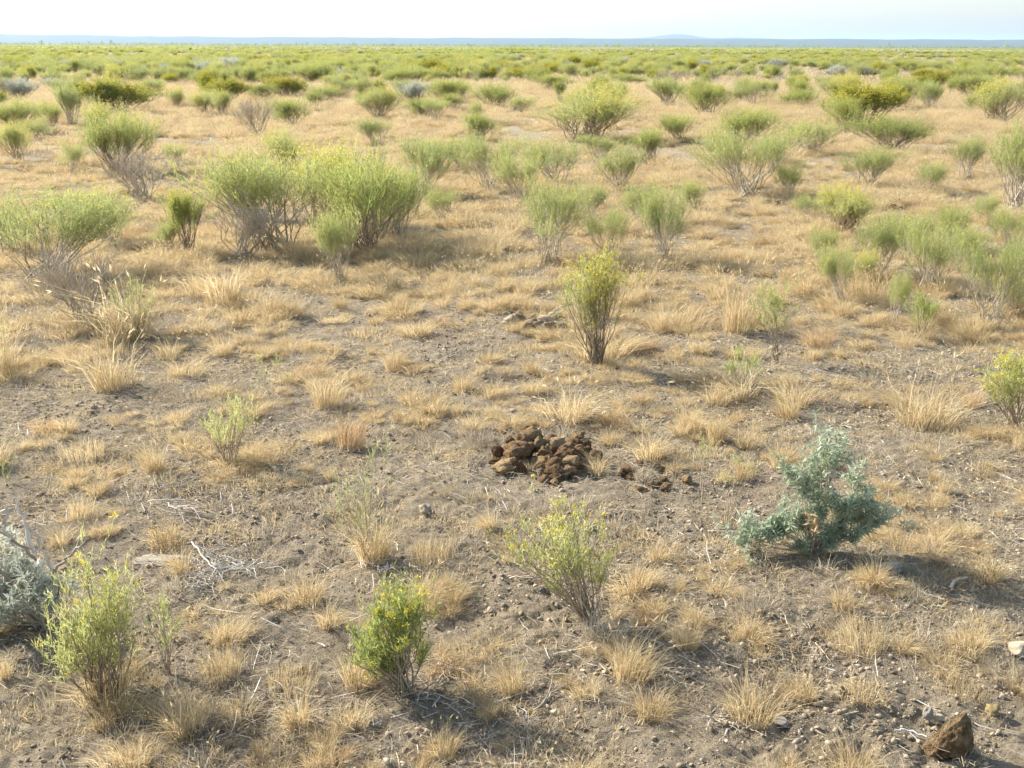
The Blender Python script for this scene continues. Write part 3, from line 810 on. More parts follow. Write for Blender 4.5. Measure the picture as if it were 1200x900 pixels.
DL = [lump_mesh(i, 4, .20, .06, 'dung', (1, .85, .8)) for i in range(6)]
def dung_pile(name, label, cx, cy, z0, lumps, meshes, kz=1.0, lname='dung_lump', group=None):
    c = at(cx, cy); c.z = tz(c.x, c.y)
    o = empty(name, c, 0, label, 'dung', group)
    for i, (zx, zy, w, h, z) in enumerate(lumps):
        px, py = z0[0] + zx / 4, z0[1] + zy / 4
        q = at(px, py, c.z + z); s = mpp(q)
        l = link(lname, meshes[i % len(meshes)], o)
        l.location = q - c
        rr = w / 4 * s / 2 * 1.02
        l.scale = (rr, rr * random.uniform(.75, 1.1), max(h / 4 * s / 2 * 1.25, rr * .62) * kz)
        l.rotation_euler = (random.uniform(-.5, .5), random.uniform(-.5, .5), random.uniform(-.6, .6))
    HP.append((c.x, c.y, .16))
    return o
dung_pile('dung_heap', 'big heap of dark brown horse dung lumps in the middle of the bare soil', 640, 548, (540, 480), [
    (335, 118, 84, 70, .10), (290, 142, 74, 56, .085), (262, 190, 140, 80, .06), (170, 196, 64, 66, .045), (162, 244, 54, 44, .02), (212, 266, 118, 66, .025),
    (277, 268, 66, 54, .022), (368, 165, 66, 66, .07), (430, 142, 66, 46, .05), (456, 164, 104, 50, .065), (492, 188, 76, 54, .07), (530, 160, 62, 50, .055),
    (576, 168, 64, 56, .045), (400, 212, 94, 46, .05), (398, 244, 86, 46, .035), (442, 262, 96, 54, .04), (470, 214, 66, 46, .06), (512, 244, 94, 56, .045),
    (502, 284, 76, 52, .025), (442, 294, 86, 60, .03), (398, 332, 62, 48, .016), (444, 326, 62, 48, .018), (556, 204, 64, 54, .045), (630, 222, 66, 70, .025),
    (596, 196, 60, 50, .035), (522, 212, 64, 46, .06), (352, 246, 56, 46, .025), (560, 250, 56, 46, .025), (240, 222, 70, 46, .045), (330, 180, 60, 60, .05),
    (470, 300, 60, 60, .02), (420, 190, 60, 46, .055), (545, 128, 70, 36, .02), (230, 150, 44, 44, .04), (300, 215, 70, 60, .03), (380, 290, 44, 34, .012), (310, 95, 40, 34, .11), (360, 130, 50, 40, .09), (185, 270, 50, 40, .015), (250, 250, 50, 40, .045), (420, 230, 46, 38, .055), (455, 245, 46, 36, .05), (490, 220, 44, 36, .06), (535, 230, 46, 38, .045), (480, 262, 44, 34, .04), (440, 340, 40, 30, .02), (520, 305, 44, 34, .014), (555, 180, 46, 36, .055), (505, 170, 44, 34, .072), (610, 240, 46, 40, .02), (390, 190, 44, 36, .06)], DL)
dung_pile('dung_heap', 'small scattered dung heap overgrown with dry grass right of the big heap', 752, 553, (540, 480), [
    (785, 278, 76, 46, .03), (760, 300, 50, 40, .015), (840, 252, 44, 36, .03), (918, 270, 72, 50, .025), (850, 290, 56, 44, .02), (880, 310, 50, 40, .015),
    (940, 330, 54, 40, .012), (845, 372, 56, 30, .01), (900, 350, 50, 44, .012), (960, 360, 56, 50, .012), (800, 312, 40, 34, .012)], DL, .6)
def lone_lump(name, label, x, y, wpx, hpx, me, cat, group=None, rz=None, rx=0.0, depth=1.0, sink=.75):
    c = at(x, y); s = mpp(c); c.z = tz(c.x, c.y) + float(fine(c.x, c.y)) * .5 + hpx * s * .5 * sink
    o = link(name, me); o.location = c
    o.scale = (wpx * s / 2, wpx * s / 2 * depth, hpx * s / 2)
    o.rotation_euler = (rx, 0, random.random() * 6 if rz is None else rz)
    tag(o, label, cat, group); return o
lone_lump('dung_lump', 'single dark dung ball right of the small scattered heap', 804, 567, 14, 12, DL[1], 'dung')
lone_lump('dung_lump', 'little round dung ball in dry grass left of the big heap', 557, 520, 13, 11, DL[2], 'dung')
lone_lump('dung_lump', 'tiny pale dung crumb at the left foot of the big heap', 559, 549, 9, 7, DL[3], 'dung')
lone_lump('dung_lump', 'small brown lump in shade behind the single weed at right', 805, 566, 7, 6, DL[0], 'dung') if False else None
OL = [lump_mesh(40 + i, 3, .25, .12, 'olddung', (1, .8, .7)) for i in range(4)]
dung_pile('dung_heap', 'old pale grey crumbled dung heap behind the yellow-flowered bush', 628, 380, (400, 200), [(a * 4 / 3, b * 4 / 3, c * 4 / 3, d * 4 / 3, e) for a, b, c, d, e in [
    (595, 525, 46, 34, .02), (630, 515, 50, 36, .025), (660, 540, 56, 36, .02), (690, 540, 60, 34, .02), (720, 525, 50, 34, .025), (750, 510, 50, 34, .02),
    (770, 545, 44, 30, .015), (640, 545, 44, 30, .015), (710, 548, 50, 28, .012), (670, 515, 40, 30, .03), (735, 545, 40, 34, .02)]], OL, group=None)
dung_pile('dung_heap', 'dark crumbly dung heap in straw among the right-hand shrubs', 1052, 242, (1020, 220), [
    (95, 70, 30, 24, .05), (125, 66, 34, 26, .06), (150, 74, 32, 26, .05), (80, 92, 30, 24, .03), (112, 90, 36, 26, .04), (140, 94, 34, 24, .03), (165, 90, 30, 22, .02), (60, 100, 24, 20, .02)], DL)
dung_pile('dung_heap', 'low dark dung heap under the broad dark-stemmed shrub', 905, 237, (860, 215), [
    (140, 88, 34, 26, .03), (165, 84, 34, 26, .04), (190, 90, 34, 26, .03), (215, 84, 34, 26, .04), (240, 84, 32, 24, .03), (150, 100, 32, 20, .02), (200, 102, 32, 20, .02)], DL)

def jag_rock():
    """the wedge shaped rusty rock at lower right: sloped left shoulder, upright ridge at right"""
    from mathutils import noise as mn
    bm = bmesh.new()
    pts = [(-.95, -.35, -.5), (-1.0, .3, -.5), (-.85, -.1, -.05), (.3, -.5, -.5), (.75, -.25, -.5), (.85, .45, -.5), (-.2, .6, -.5), (-.5, -.42, -.1), (-.3, .25, .5),
           (.25, -.05, .95), (.42, .12, 1.0), (.72, .25, .72), (.82, .1, .2), (.32, -.42, .25), (.1, .45, .6), (-.55, .3, .15), (.2, -.48, -.15)]
    for q in pts: bm.verts.new(q)
    bmesh.ops.convex_hull(bm, input=bm.verts)
    for v in [v for v in bm.verts if not v.link_faces]: bm.verts.remove(v)
    for _ in range(4): bmesh.ops.subdivide_edges(bm, edges=bm.edges, cuts=1, use_grid_fill=True)
    bmesh.ops.smooth_vert(bm, verts=bm.verts, factor=.5, use_axis_x=True, use_axis_y=True, use_axis_z=True)
    bm.normal_update()
    for v in bm.verts:
        d = .10 * mn.noise(v.co * 2.2 + Vector((5, 1, 2))) + .06 * mn.noise(v.co * 6) + .03 * mn.noise(v.co * 14)
        v.co += v.normal * d
    me = bpy.data.meshes.new('rock'); bm.to_mesh(me); bm.free()
    for f in me.polygons: f.use_smooth = True
    me.materials.append(M['rust']); return me
c = at(1113, 880); s = mpp(c); c.z = tz(c.x, c.y) + 16 * s + .006
o = link('rock', jag_rock()); o.location = c; o.scale = (31 * s, 28 * s, 32 * s); tag(o, 'jagged rusty brown rock with dry blades before it near the lower right corner', 'rock')
RK = [lump_mesh(80 + i, 3, .16, .04, m, (1, .7, .8), 7) for i, m in enumerate(['greystone', 'tanstone', 'tanstone', 'greystone'])]
lone_lump('stone', 'grey upright stone just above the rusty rock', 1088, 842, 15, 24, RK[0], 'stone', rz=.3, rx=-.2)
lone_lump('stone', 'small rounded beige stone touching the shadow of the grey upright one', 1101, 842, 14, 12, RK[1], 'stone', rz=.9)
lone_lump('clod', 'small yellowish clod right of the rusty rock', 1163, 832, 15, 14, lump_mesh(95, 3, .25, .12, 'yellowclod'), 'clod')
lone_lump('rock', 'pale tan slab cut by the right edge of the photo', 1194, 768, 30, 20, lump_mesh(96, 3, .18, .07, 'tanstone', (1, .8, .7), 5), 'rock')
lone_lump('soil_crust', 'flat pale soil crust behind the flower-spiked plant', 185, 655, 58, 10, lump_mesh(97, 4, .2, .1, 'crust', (1, .6, 1)), 'soil crust', rz=.05, sink=.1, depth=.7)
lone_lump('soil_crust', 'pale crusty clod in the shadow of the blue-green plant', 1040, 672, 30, 10, lump_mesh(98, 4, .25, .14, 'crust', (1, .7, 1)), 'soil crust', rz=.0, sink=.6)
lone_lump('stone', 'small pale clod on bare soil right of the bright green feathery bush', 650, 836, 12, 10, RK[2], 'stone')
lone_lump('stone', 'grey stone lying on bare soil at lower right of the dry grass clump', 915, 852, 24, 14, RK[3], 'stone')
lone_lump('clod', 'knobbly grey clod right of the tall faint wispy plant', 498, 604, 16, 15, OL[0], 'clod')
lone_lump('stone', 'tiny bright white stone in the straw behind the dung heap', 601, 487, 8, 6, lump_mesh(99, 2, .15, .04, 'crust'), 'stone')
lone_lump('stone', 'pale stone at the bottom of the photo left of the feathery bush', 386, 858, 11, 8, RK[2], 'stone')

# ------------------------------------------------------------------ dead sticks
def stick(name, label, pts, r0, r1, mat, cat='stick', lift=.006, forks=0):
    """pts in photo pixels; the stick lies on the soil"""
    P = []
    for (x, y, *z) in pts:
        q = at(x, y); P.append((q.x, q.y, tz(q.x, q.y) + lift + (z[0] if z else 0)))
    c = Vector(P[0]); me, Q = limb([Vector(q) - c for q in P], r0, r1, mat, 6, 'stick', .002)
    o = link(name, me); o.location = c; tag(o, label, cat)
    if forks:
        for k in range(forks):
            i = rng.integers(1, len(Q) - 1); d = unit(Q[i] - Q[i - 1]); d2 = unit(d + rng.normal(size=3) * [.7, .7, .15])
            L = .04 + .05 * rng.random()
            a = Acc(); tubes(a, bez(Q[i][None], (Q[i] + d2 * L * .5 + rng.normal(size=3) * .006)[None], (Q[i] + d2 * L + [0, 0, .004])[None], 5), r1, r1 * .5, rng.random(), 4)
            link('twig', a.mesh('twig', M[mat]), o)
    return o
stick('dead_stick', 'straight pale stick lying in thin grass above the rusty rock', [(1094, 782), (1108, 788), (1127, 797)], .0045, .0035, 'white')
stick('dead_stick', 'short grey stick on bare soil left of the rusty rock', [(957, 849), (968, 846), (980, 840)], .005, .003, 'greystem')
stick('dead_stick', 'thin pale root running to the rusty rock from the left', [(1048, 858), (1066, 857), (1086, 864)], .003, .002, 'white', forks=1)
stick('dead_stick', 'thin pale twig running away right of the rusty rock', [(1142, 846), (1165, 855), (1192, 858)], .0022, .0012, 'white', forks=1)
stick('dead_stick', 'grey curved stick in the shadow tip of the blue-green plant', [(1112, 694), (1120, 684), (1133, 682)], .006, .003, 'greystem')
stick('dead_stick', 'pale short stick beside the shadow of the blue-green plant', [(1076, 700), (1090, 703), (1106, 706)], .004, .003, 'white')
stick('dead_stick', 'long grey stick on soil below the left side of the blue-green plant', [(800, 688), (820, 686), (842, 684)], .004, .0025, 'greystem', forks=2)
stick('dead_stick', 'dark stick lying in the shade right of the feathery bush', [(625, 834), (640, 822), (652, 806)], .004, .0025, 'greystem', forks=2)
stick('dead_stick', 'long thin pale stick lying across the lower left soil', [(330, 838), (365, 836), (400, 833)], .0025, .0015, 'strawgrey')
stick('dead_stick', 'crooked grey stick across the open soil right of the leaning bush', [(875, 780), (900, 777), (922, 774)], .0035, .002, 'greystem', forks=2)
stick('dead_stick', 'brown stick stub in the bottom edge soil', [(590, 896), (615, 895), (640, 892)], .005, .003, 'stem', forks=1)
stick('dead_stick', 'fallen grey branch lying under the thick trunk at right', [(1095, 338), (1106, 338), (1118, 346)], .012, .006, 'greystem', forks=2)
stick('dead_stick', 'bent brown root beside the fallen grey branch at right', [(1093, 330), (1098, 350), (1103, 362)], .012, .006, 'stem', forks=2)

def twig_pile(label, blobs, n, mats, lmax=.12, seed=0, cx=0, cy=0, rmax=.0028, maxh=.05, angle=None):
    c = at(cx, cy); c.z = tz(c.x, c.y); s = mpp(c)
    o = empty('dead_twig_pile', c, 0, label, 'dead twigs', None)
    r = np.random.default_rng(seed)
    for i in range(n):
        x, y, rx, ry = blobs[r.integers(len(blobs))]
        q = at(x + r.normal() * rx * .5, y + r.normal() * ry * .5); a = (angle if angle is not None else r.random() * 6.28) + r.normal() * .35; L = lmax * (.3 + .8 * r.random())
        z0 = r.random() * maxh * .5; el = r.normal() * .12
        d = np.array([math.cos(a), math.sin(a), 0]); p0 = np.array([q.x - c.x, q.y - c.y, tz(q.x, q.y) - c.z + .004 + z0])
        p2 = p0 + d * L + [0, 0, L * el]
        p2[2] = max(p2[2], tz(p2[0] + c.x, p2[1] + c.y) - c.z + .004)
        p1 = (p0 + p2) / 2 + r.normal(size=3) * L * [.1, .1, .05] + [0, 0, .006]
        me, Q = limb([p0, p1, p2], rmax * (.4 + .6 * r.random()), .0007, mats[i % len(mats)], 4, 'twig', .0015)
        link('twig', me, o)
    return o, c, s
o_, c_, s_ = twig_pile('tangle of bleached white twigs around a forked white branch on the left soil', [(245, 665, 26, 18), (262, 655, 30, 16), (235, 690, 20, 10), (285, 668, 26, 12)], 210, ['white', 'strawgrey', 'white'], .08, 3, 245, 672, .0024)
for pl in ([(226, 638, .05), (240, 655, .04), (258, 672, .03), (264, 684, .01)], [(216, 678, .02), (224, 690, .02), (240, 694, .015), (258, 688, .02)], [(258, 672, .03), (285, 668, .02), (310, 655, .03)]):
    P = []
    for x, y, z in pl:
        q = at(x, y + z / s_ * .6); P.append((q.x - c_.x, q.y - c_.y, z))
    me, _ = limb(P, .004, .0018, 'white', 6, 'branch', .002); link('branch', me, o_)
twig_pile('fan of pale dry stems flattened on the soil above the bleached tangle', [(215, 600, 26, 8), (200, 596, 20, 8)], 36, ['strawgrey', 'white', 'strawgrey'], .14, 4, 218, 602, .0022, .03, -.6)
twig_pile('light scatter of bleached straw on soil near the upper left of the bleached tangle', [(195, 575, 22, 7)], 26, ['white', 'strawgrey'], .09, 5, 195, 578, .002, .02)
twig_pile('grey twig litter under the tall faint wispy plant', [(445, 665, 24, 10), (460, 672, 20, 6)], 40, ['greystem', 'white'], .07, 6, 448, 668, .0028, .03)
twig_pile('brown twig litter piled in the shade of the bright green feathery bush', [(530, 795, 26, 14), (500, 815, 30, 12), (545, 812, 22, 14)], 60, ['stem', 'greystem', 'strawred'], .11, 7, 520, 806, .0026, .05)
twig_pile('pale roots sticking out of the soil right of the feathery bush shade', [(618, 850, 12, 8)], 10, ['white'], .07, 8, 618, 852, .0022, .04)
twig_pile('white stalk litter at the left foot of the dry grass clump near the bottom', [(860, 855, 22, 8), (838, 846, 12, 8)], 26, ['white', 'strawgrey'], .09, 9, 855, 853, .0025, .03)
twig_pile('pale stalk litter to the right of the lower left plant', [(300, 830, 26, 10), (320, 822, 14, 8)], 30, ['white', 'strawgrey'], .09, 10, 302, 830, .002, .03)
twig_pile('dark twig mat around the leaning stem of the yellow-green bush', [(640, 690, 26, 8), (610, 685, 16, 5)], 30, ['greystem', 'stem'], .11, 11, 635, 690, .003, .03, 0)

def project(p):
    v = ROT.transposed() @ (Vector(p) - Vector((0, 0, CAM_H)))
    return 600 - FPX * v.x / v.z, 450 + FPX * v.y / v.z

def name_by_landmark(items, marks):
    """items: (object, what it looks like); marks: (px, py, name): a label of its own for every one"""
    bins = {}
    for o, look in items:
        x, y = project(o.location)
        best = min(marks, key=lambda m: math.hypot((m[0] - x), (m[1] - y) * 1.6))
        dx, dy = x - best[0], y - best[1]
        side = 'left' if dx < 0 else 'right'
        if abs(dx) > 2.2 * abs(dy): rel = side + ' of'
        elif abs(dy) > 2.2 * abs(dx): rel = 'behind' if dy < 0 else 'in front of'
        else: rel = ('behind and ' if dy < 0 else 'in front and ') + side + ' of'
        d = math.hypot(dx, dy)
        near = 'close ' if d < 45 else ''
        bins.setdefault('%s %s%s the %s' % (look, near, rel, best[2]), []).append((d, o))
    words = ['nearest', 'second nearest', 'third nearest', 'fourth nearest', 'fifth nearest', 'sixth nearest', 'seventh nearest', 'eighth nearest', 'ninth nearest']
    for k, l in bins.items():
        l.sort(key=lambda q: q[0])
        for i, (d, o) in enumerate(l):
            o['label'] = k if len(l) == 1 else (words[i] if i < 9 else 'farthest') + ' ' + k

# ------------------------------------------------------------------ grass: the ones that show largest as single tufts
TG = 'dry grass tufts on the soil'
TH = [  # x, base y, width px, height px, mesh index, label
 (408, 528, 36, 44, 7, 'rusty brown upright grass tuft above the tall faint wispy plant'),
 (382, 482, 40, 46, 1, 'golden grass tuft above the rusty brown upright one'),
 (192, 636, 42, 26, 1, 'isolated golden grass tuft above the pale soil crust'),
 (212, 678, 18, 42, 5, 'narrow upright golden tuft left of the bleached twigs'),
 (360, 710, 42, 34, 1, 'golden grass tuft on open soil right of the bleached twigs'),
 (262, 798, 48, 36, 2, 'broad golden tuft right of the thin dark green sprig'),
 (342, 808, 62, 26, 4, 'low wide golden tuft with dark underside at the lower left'),
 (124, 815, 70, 60, 1, 'orange straw skirt at the foot of the flower-spiked plant'),
 (8, 798, 16, 34, 5, 'small golden tuft at the left edge near the bottom'),
 (418, 805, 42, 50, 3, 'golden grass at the left foot of the bright green feathery bush'),
 (600, 812, 36, 50, 3, 'tall golden tuft right of the bright green feathery bush'),
 (688, 820, 34, 26, 1, 'small golden tuft on bare soil below the leaning bush'),
 (760, 842, 44, 30, 1, 'curled golden tuft alone on soil near the bottom'),
 (700, 752, 60, 36, 8, 'brownish spiky grass at the foot of the leaning bush'),
 (743, 778, 36, 28, 8, 'grey spiky tuft right of the leaning bush'),
 (505, 660, 50, 28, 4, 'low tan tuft with dark underside below the wispy plant'),
 (210, 720, 0, 0, 0, None),
 (882, 848, 70, 42, 1, 'wide golden grass clump leaning over white stalks near the bottom'),
 (940, 822, 40, 36, 3, 'upright golden tuft right of the wide clump near the bottom'),
 (1008, 822, 60, 26, 2, 'wide golden tuft over a dark hollow above the grey stick'),
 (1008, 762, 66, 34, 2, 'wide straw tuft in the middle of the lower right soil'),
 (985, 720, 30, 22, 1, 'small golden tuft below the shadowed pale clod'),
 (1135, 765, 50, 34, 1, 'thick straw tuft beside the pale tan slab'),
 (1128, 812, 56, 24, 4, 'low straw patch under the straight pale stick'),
 (1158, 680, 46, 40, 3, 'feathery straw tuft right of the blue-green plant shadow'),
 (878, 728, 50, 24, 8, 'thin straw tuft on the soil left of centre right'),
 (1130, 632, 36, 24, 1, 'golden tuft on bare soil right of the blue-green plant'),
 (265, 362, 44, 50, 1, 'thick golden tuft below the bare arching stems at left'),
 (240, 352, 36, 36, 1, 'golden tuft behind the thick one at left'),
 (155, 400, 60, 70, 6, 'tall orange grass clump with seed heads at left'),
 (130, 462, 50, 70, 6, 'tall golden grass clump on a dark base at left'),
 (90, 428, 40, 26, 1, 'dark-bottomed golden tuft left of the tall golden clump'),
 (6, 446, 24, 70, 6, 'tall golden tuft at the left edge'),
 (215, 444, 40, 24, 1, 'small golden tuft over bare soil at left'),
 (668, 498, 56, 46, 6, 'golden grass behind the big dung heap'),
 (560, 530, 40, 30, 8, 'pale straw tuft left of the big dung heap'),
 (455, 342, 40, 30, 1, 'golden tuft at the foot of the big green clump'),
 (700, 425, 66, 46, 3, 'straw skirt round the yellow-flowered young bush'),
 (1080, 500, 70, 60, 6, 'feathery straw clump at right of mid height'),
 (930, 480, 50, 30, 1, 'straw tuft right of the low pale green tuft'),
 (866, 470, 60, 40, 3, 'straw around the low pale green tuft'),
 (962, 410, 36, 28, 7, 'brownish tuft right of the bent-stemmed bush'),
 (862, 395, 40, 70, 6, 'tall thin pale grass left of the bent-stemmed bush'),
 (800, 385, 66, 30, 2, 'wide low straw tuft right of the yellow-flowered young bush'),
 (440, 660, 40, 70, 3, 'upright tan grass inside the tall faint wispy plant'),
 (700, 558, 20, 26, 5, 'few dry blades in front of the right side of the big dung heap'),
 (622, 556, 14, 18, 5, 'little straw wisp between the two halves of the big dung heap'),
 (752, 566, 30, 24, 8, 'dry blades growing through the small scattered dung heap'),
 (100, 540, 50, 26, 4, 'low golden tuft in the middle left soil'),
 (545, 745, 0, 0, 0, None),
 (40, 620, 0, 0, 0, None),
]
TS = {0: (.08, .075), 1: (.11, .10), 2: (.15, .065), 3: (.09, .13), 4: (.19, .055), 5: (.07, .10), 6: (.10, .12), 7: (.10, .09), 8: (.13, .06), 9: (.1, .06)}
TN = 0; TP = []
for x, yb, w, h, k, lab in TH:
    if not lab: continue
    p = at(x, yb - 3); s = mpp(p); p.z = tz(p.x, p.y) - .002
    o = link('grass_tuft', TUFTS[k], None); o.location = p; o.rotation_euler = (0, 0, random.random() * 6.28)
    sx = w * s / (TS[k][0] * 1.35); sz = h * s / (TS[k][1] * (1.35 if k in (3, 6) else 1.0))
    o.scale = (sx, min(sx, 1.6), sz); tag(o, lab, 'grass tuft', TG); TN += 1; TP.append((p.x, p.y, w * s * .5))

def ok_mask(X, Y, pts, pad=0.0):
    m = np.ones(len(X), bool)
    for a, b, r in pts: m &= np.hypot(X - a, Y - b) > r + pad
    return m

# density of grass over the ground: bare near the track, patchy, thick further out
def gdens(x, y):
    n = fbm(x / .30, y / .30, 61, 3); n2 = fbm(x / 1.9, y / 1.9, 71, 2)
    d = np.hypot(x, y)
    return np.clip((n - .5) * 7 + (n2 - .5) * 1.5 + .14 + .50 * sstep(3.1, 4.8, d) + .10 * sstep(6, 10, d), 0.02, 1)

r_, X, Y = field(2.0, 16, 120, .58, 11)
keep = (r_.random(len(X)) < gdens(X, Y) ** 1.1) & ok_mask(X, Y, TP) & ok_mask(X, Y, [(at(605, 540).x, at(605, 540).y, .15), (at(660, 548).x, at(660, 548).y, .19), (at(1115, 885).x, at(1115, 885).y, .20), (at(1160, 840).x, at(1160, 840).y, .10), (at(245, 668).x, at(245, 668).y, .13), (at(1040, 672).x, at(1040, 672).y, .10), (at(950, 640).x, at(950, 640).y, .15), (at(752, 553).x, at(752, 553).y, .12)])
X, Y = X[keep], Y[keep]; n = len(X)
D = np.hypot(X, Y)
K = np.where(r_.random(n) < .5, r_.choice([0, 1, 5, 8], n), r_.choice([0, 1, 2, 3, 4, 5, 6, 7, 8, 9], n))
S = (.30 + .60 * r_.random(n) ** 1.8) * (1 + .35 * sstep(4, 8, D))
big = np.argsort(-(S * (1 / D)) * (np.abs(X) < .47 * Y) * (D > 2.2))
single = big[:max(0, 300 - TN)]
GL = {0: 'small dense straw-coloured grass tuft on the open soil among others just like it', 1: 'rounded golden dry grass tuft on the open soil among others just like it', 2: 'low flat mat of short dry grass on the open soil',
      3: 'dry grass tuft with a few tall seed stalks on the open soil', 4: 'wide very short mat of dry grass on the open soil', 5: 'thin splayed dry grass tuft on the open soil', 6: 'dry grass tuft topped by many pale seed heads on the open soil',
      7: 'rusty brown dry grass tuft on the open soil among golden ones', 8: 'weathered greyish spiky grass tuft on the open soil', 9: 'sparse wisp of tall seed stalks on the open soil'}
Zg = terrain(X, Y) - .003; gi_ = []
GW = {0: 'dense straw tuft', 1: 'rounded golden tuft', 2: 'flat straw mat', 3: 'tuft with tall stalks', 4: 'wide straw mat', 5: 'splayed thin tuft', 6: 'seed-topped tuft', 7: 'rusty tuft', 8: 'greyish spiky tuft', 9: 'stalky wisp'}
for i in single:
    k = int(K[i]); o = link('grass_tuft', TUFTS[k]); o.location = (X[i], Y[i], Zg[i]); s = S[i]
    o.scale = (s * random.uniform(.85, 1.4), s * random.uniform(.75, 1.1), s * random.uniform(.55, 1.2)); o.rotation_euler = (random.uniform(-.14, .14), random.uniform(-.14, .14), random.random() * 6.28)
    tag(o, GL[k], 'grass tuft', TG)
    gi_.append((o, ('big ' if s > .85 else 'tiny ' if s < .5 else 'small ') + GW[k]))
GM = [(640, 540, 'big dung heap'), (755, 560, 'scattered dung heap'), (1113, 880, 'rusty rock'), (952, 650, 'blue-green plant'), (692, 732, 'leaning bush'), (472, 812, 'feathery bush'), (120, 808, 'flower-spiked plant'),
      (245, 668, 'bleached twigs'), (430, 650, 'faint wispy plant'), (268, 543, 'split-based bush'), (700, 430, 'yellow-flowered young bush'), (866, 445, 'low pale green tuft'), (911, 422, 'bent-stemmed bush'), (1190, 500, 'bush at the right edge'),
      (1194, 768, 'pale tan slab'), (342, 808, 'low wide golden tuft'), (30, 720, 'silver sagebrush'), (160, 400, 'greyish spiky bush'), (628, 382, 'old grey dung heap'), (408, 528, 'rusty upright tuft'), (1106, 790, 'straight pale stick'),
      (882, 848, 'leaning wide clump'), (100, 540, 'low tuft at middle left'), (1130, 632, 'golden tuft at right'), (8, 440, 'wisp at the left edge'), (790, 388, 'wide low straw tuft'), (1076, 398, 'low grey-green clump'), (455, 342, 'clump-foot tuft')]
name_by_landmark(gi_, GM)
rest = np.ones(n, bool); rest[single] = False
def sc_args(X, Y, Z, S, r, zlo=.8, zhi=1.15, tilt=.0):
    n = len(X)
    rot = np.stack([r.normal(size=n) * tilt, r.normal(size=n) * tilt, r.random(n) * 6.283], 1)
    return np.stack([X, Y, Z], 1), rot, np.stack([S, S, S * (zlo + (zhi - zlo) * r.random(n))], 1)
P_, Ro, Sc = sc_args(X[rest], Y[rest], Zg[rest], S[rest], r_, .6, 1.25, .12)
scatter('dry_grass', P_, Ro, Sc, K[rest], proto_coll('small_tuft', TUFTS), 'short dry golden grass growing between the larger tufts', 'grass')
STB = [tuft(26, .05, .035, .8, w=.0016), tuft(34, .08, .028, 1.0, w=.0016), tuft(22, .05, .045, .9, w=.0015, mat='strawgrey'), tuft(30, .07, .03, .8, w=.0015, mat='strawgrey')]
r_, X, Y = field(2.0, 16, 230, .55, 31)
kp = r_.random(len(X)) < np.clip((fbm(X / .5, Y / .5, 61, 3) - .36) * 3.4, .05, 1); X, Y = X[kp], Y[kp]
P_, Ro, Sc = sc_args(X, Y, terrain(X, Y) + fine(X, Y) * .5, .5 + .8 * r_.random(len(X)), r_)
scatter('grass_stubble', P_, Ro, Sc, r_.integers(0, 4, len(X)), proto_coll('stubble', STB), 'thin broken grass stubble covering the soil between tufts', 'grass')
# thicker straw further out
r_, X, Y = field(5.5, 55, 21, .56, 12)
D = np.hypot(X, Y); keep = r_.random(len(X)) < np.clip(.16 + (fbm(X / .5, Y / .9, 81, 3) - .47) * 5 + (fbm(X / 4, Y / 4, 82, 2) - .5) * 2 + .35 * sstep(10, 22, D), .06, 1) * sstep(6, 11, D)
X, Y = X[keep], Y[keep]; n = len(X); S = .5 + .55 * r_.random(n) + .5 * sstep(15, 40, np.hypot(X, Y))
sk = [(a + r_.normal() * c * .8, b - abs(r_.normal()) * c * .6, .5 + .4 * r_.random()) for a, b, c in HP if 7 < b < 55 for _ in range(4)]
sk = np.array(sk); X = np.concatenate([X, sk[:, 0]]); Y = np.concatenate([Y, sk[:, 1]]); S = np.concatenate([S, sk[:, 2]]); n = len(X)
P_, Ro, Sc = sc_args(X, Y, terrain(X, Y) - .01, S, r_)
scatter('straw_field', P_, Ro, Sc, r_.integers(0, len(BIG), n), proto_coll('straw_tuft', BIG), 'continuous golden straw covering the middle distance between shrubs', 'grass')
r_, X, Y = field(50, 220, .55, .55, 13)
n = len(X); S = .7 + .6 * r_.random(n)
P_, Ro, Sc = sc_args(X, Y, terrain(X, Y) - .02, S, r_)
scatter('distant_straw', P_, Ro, Sc, r_.integers(0, len(FARG), n), proto_coll('far_straw', FARG), 'pale straw showing between the distant shrubs', 'grass')

# ------------------------------------------------------------------ soil crumbs and litter
CL = [lump_mesh(200 + i, 1, .42, .25, 'clod', (1, .75, .55)) for i in range(5)] + [lump_mesh(210, 2, .3, .1, 'clod', (1, .8, .7), 4), lump_mesh(211, 1, .2, .1, 'crust', (1, .8, .6))]
r_, X, Y = field(1.9, 8.5, 5200, .52, 14)
keep = r_.random(len(X)) < np.clip(.35 + (fbm(X / .35, Y / .35, 91, 3) - .45) * 3, .08, 1) * (1 - .85 * sstep(3.8, 7.5, Y))
X, Y = X[keep], Y[keep]; n = len(X)
S = .0017 + .0085 * r_.random(n) ** 7 + .0020 * r_.random(n); S *= 1 + .5 * sstep(4, 8, Y)
P_, Ro, Sc = sc_args(X, Y, terrain(X, Y) + fine(X, Y) + S * .25, S, r_, .7, 1.1, .4)
ix = r_.choice(len(CL), n, p=[.18, .18, .18, .18, .16, .10, .02])
scatter('soil_crumbs', P_, Ro, Sc, ix, proto_coll('crumb', CL), 'loose crumbs and gravel strewn over the bare soil', 'gravel')

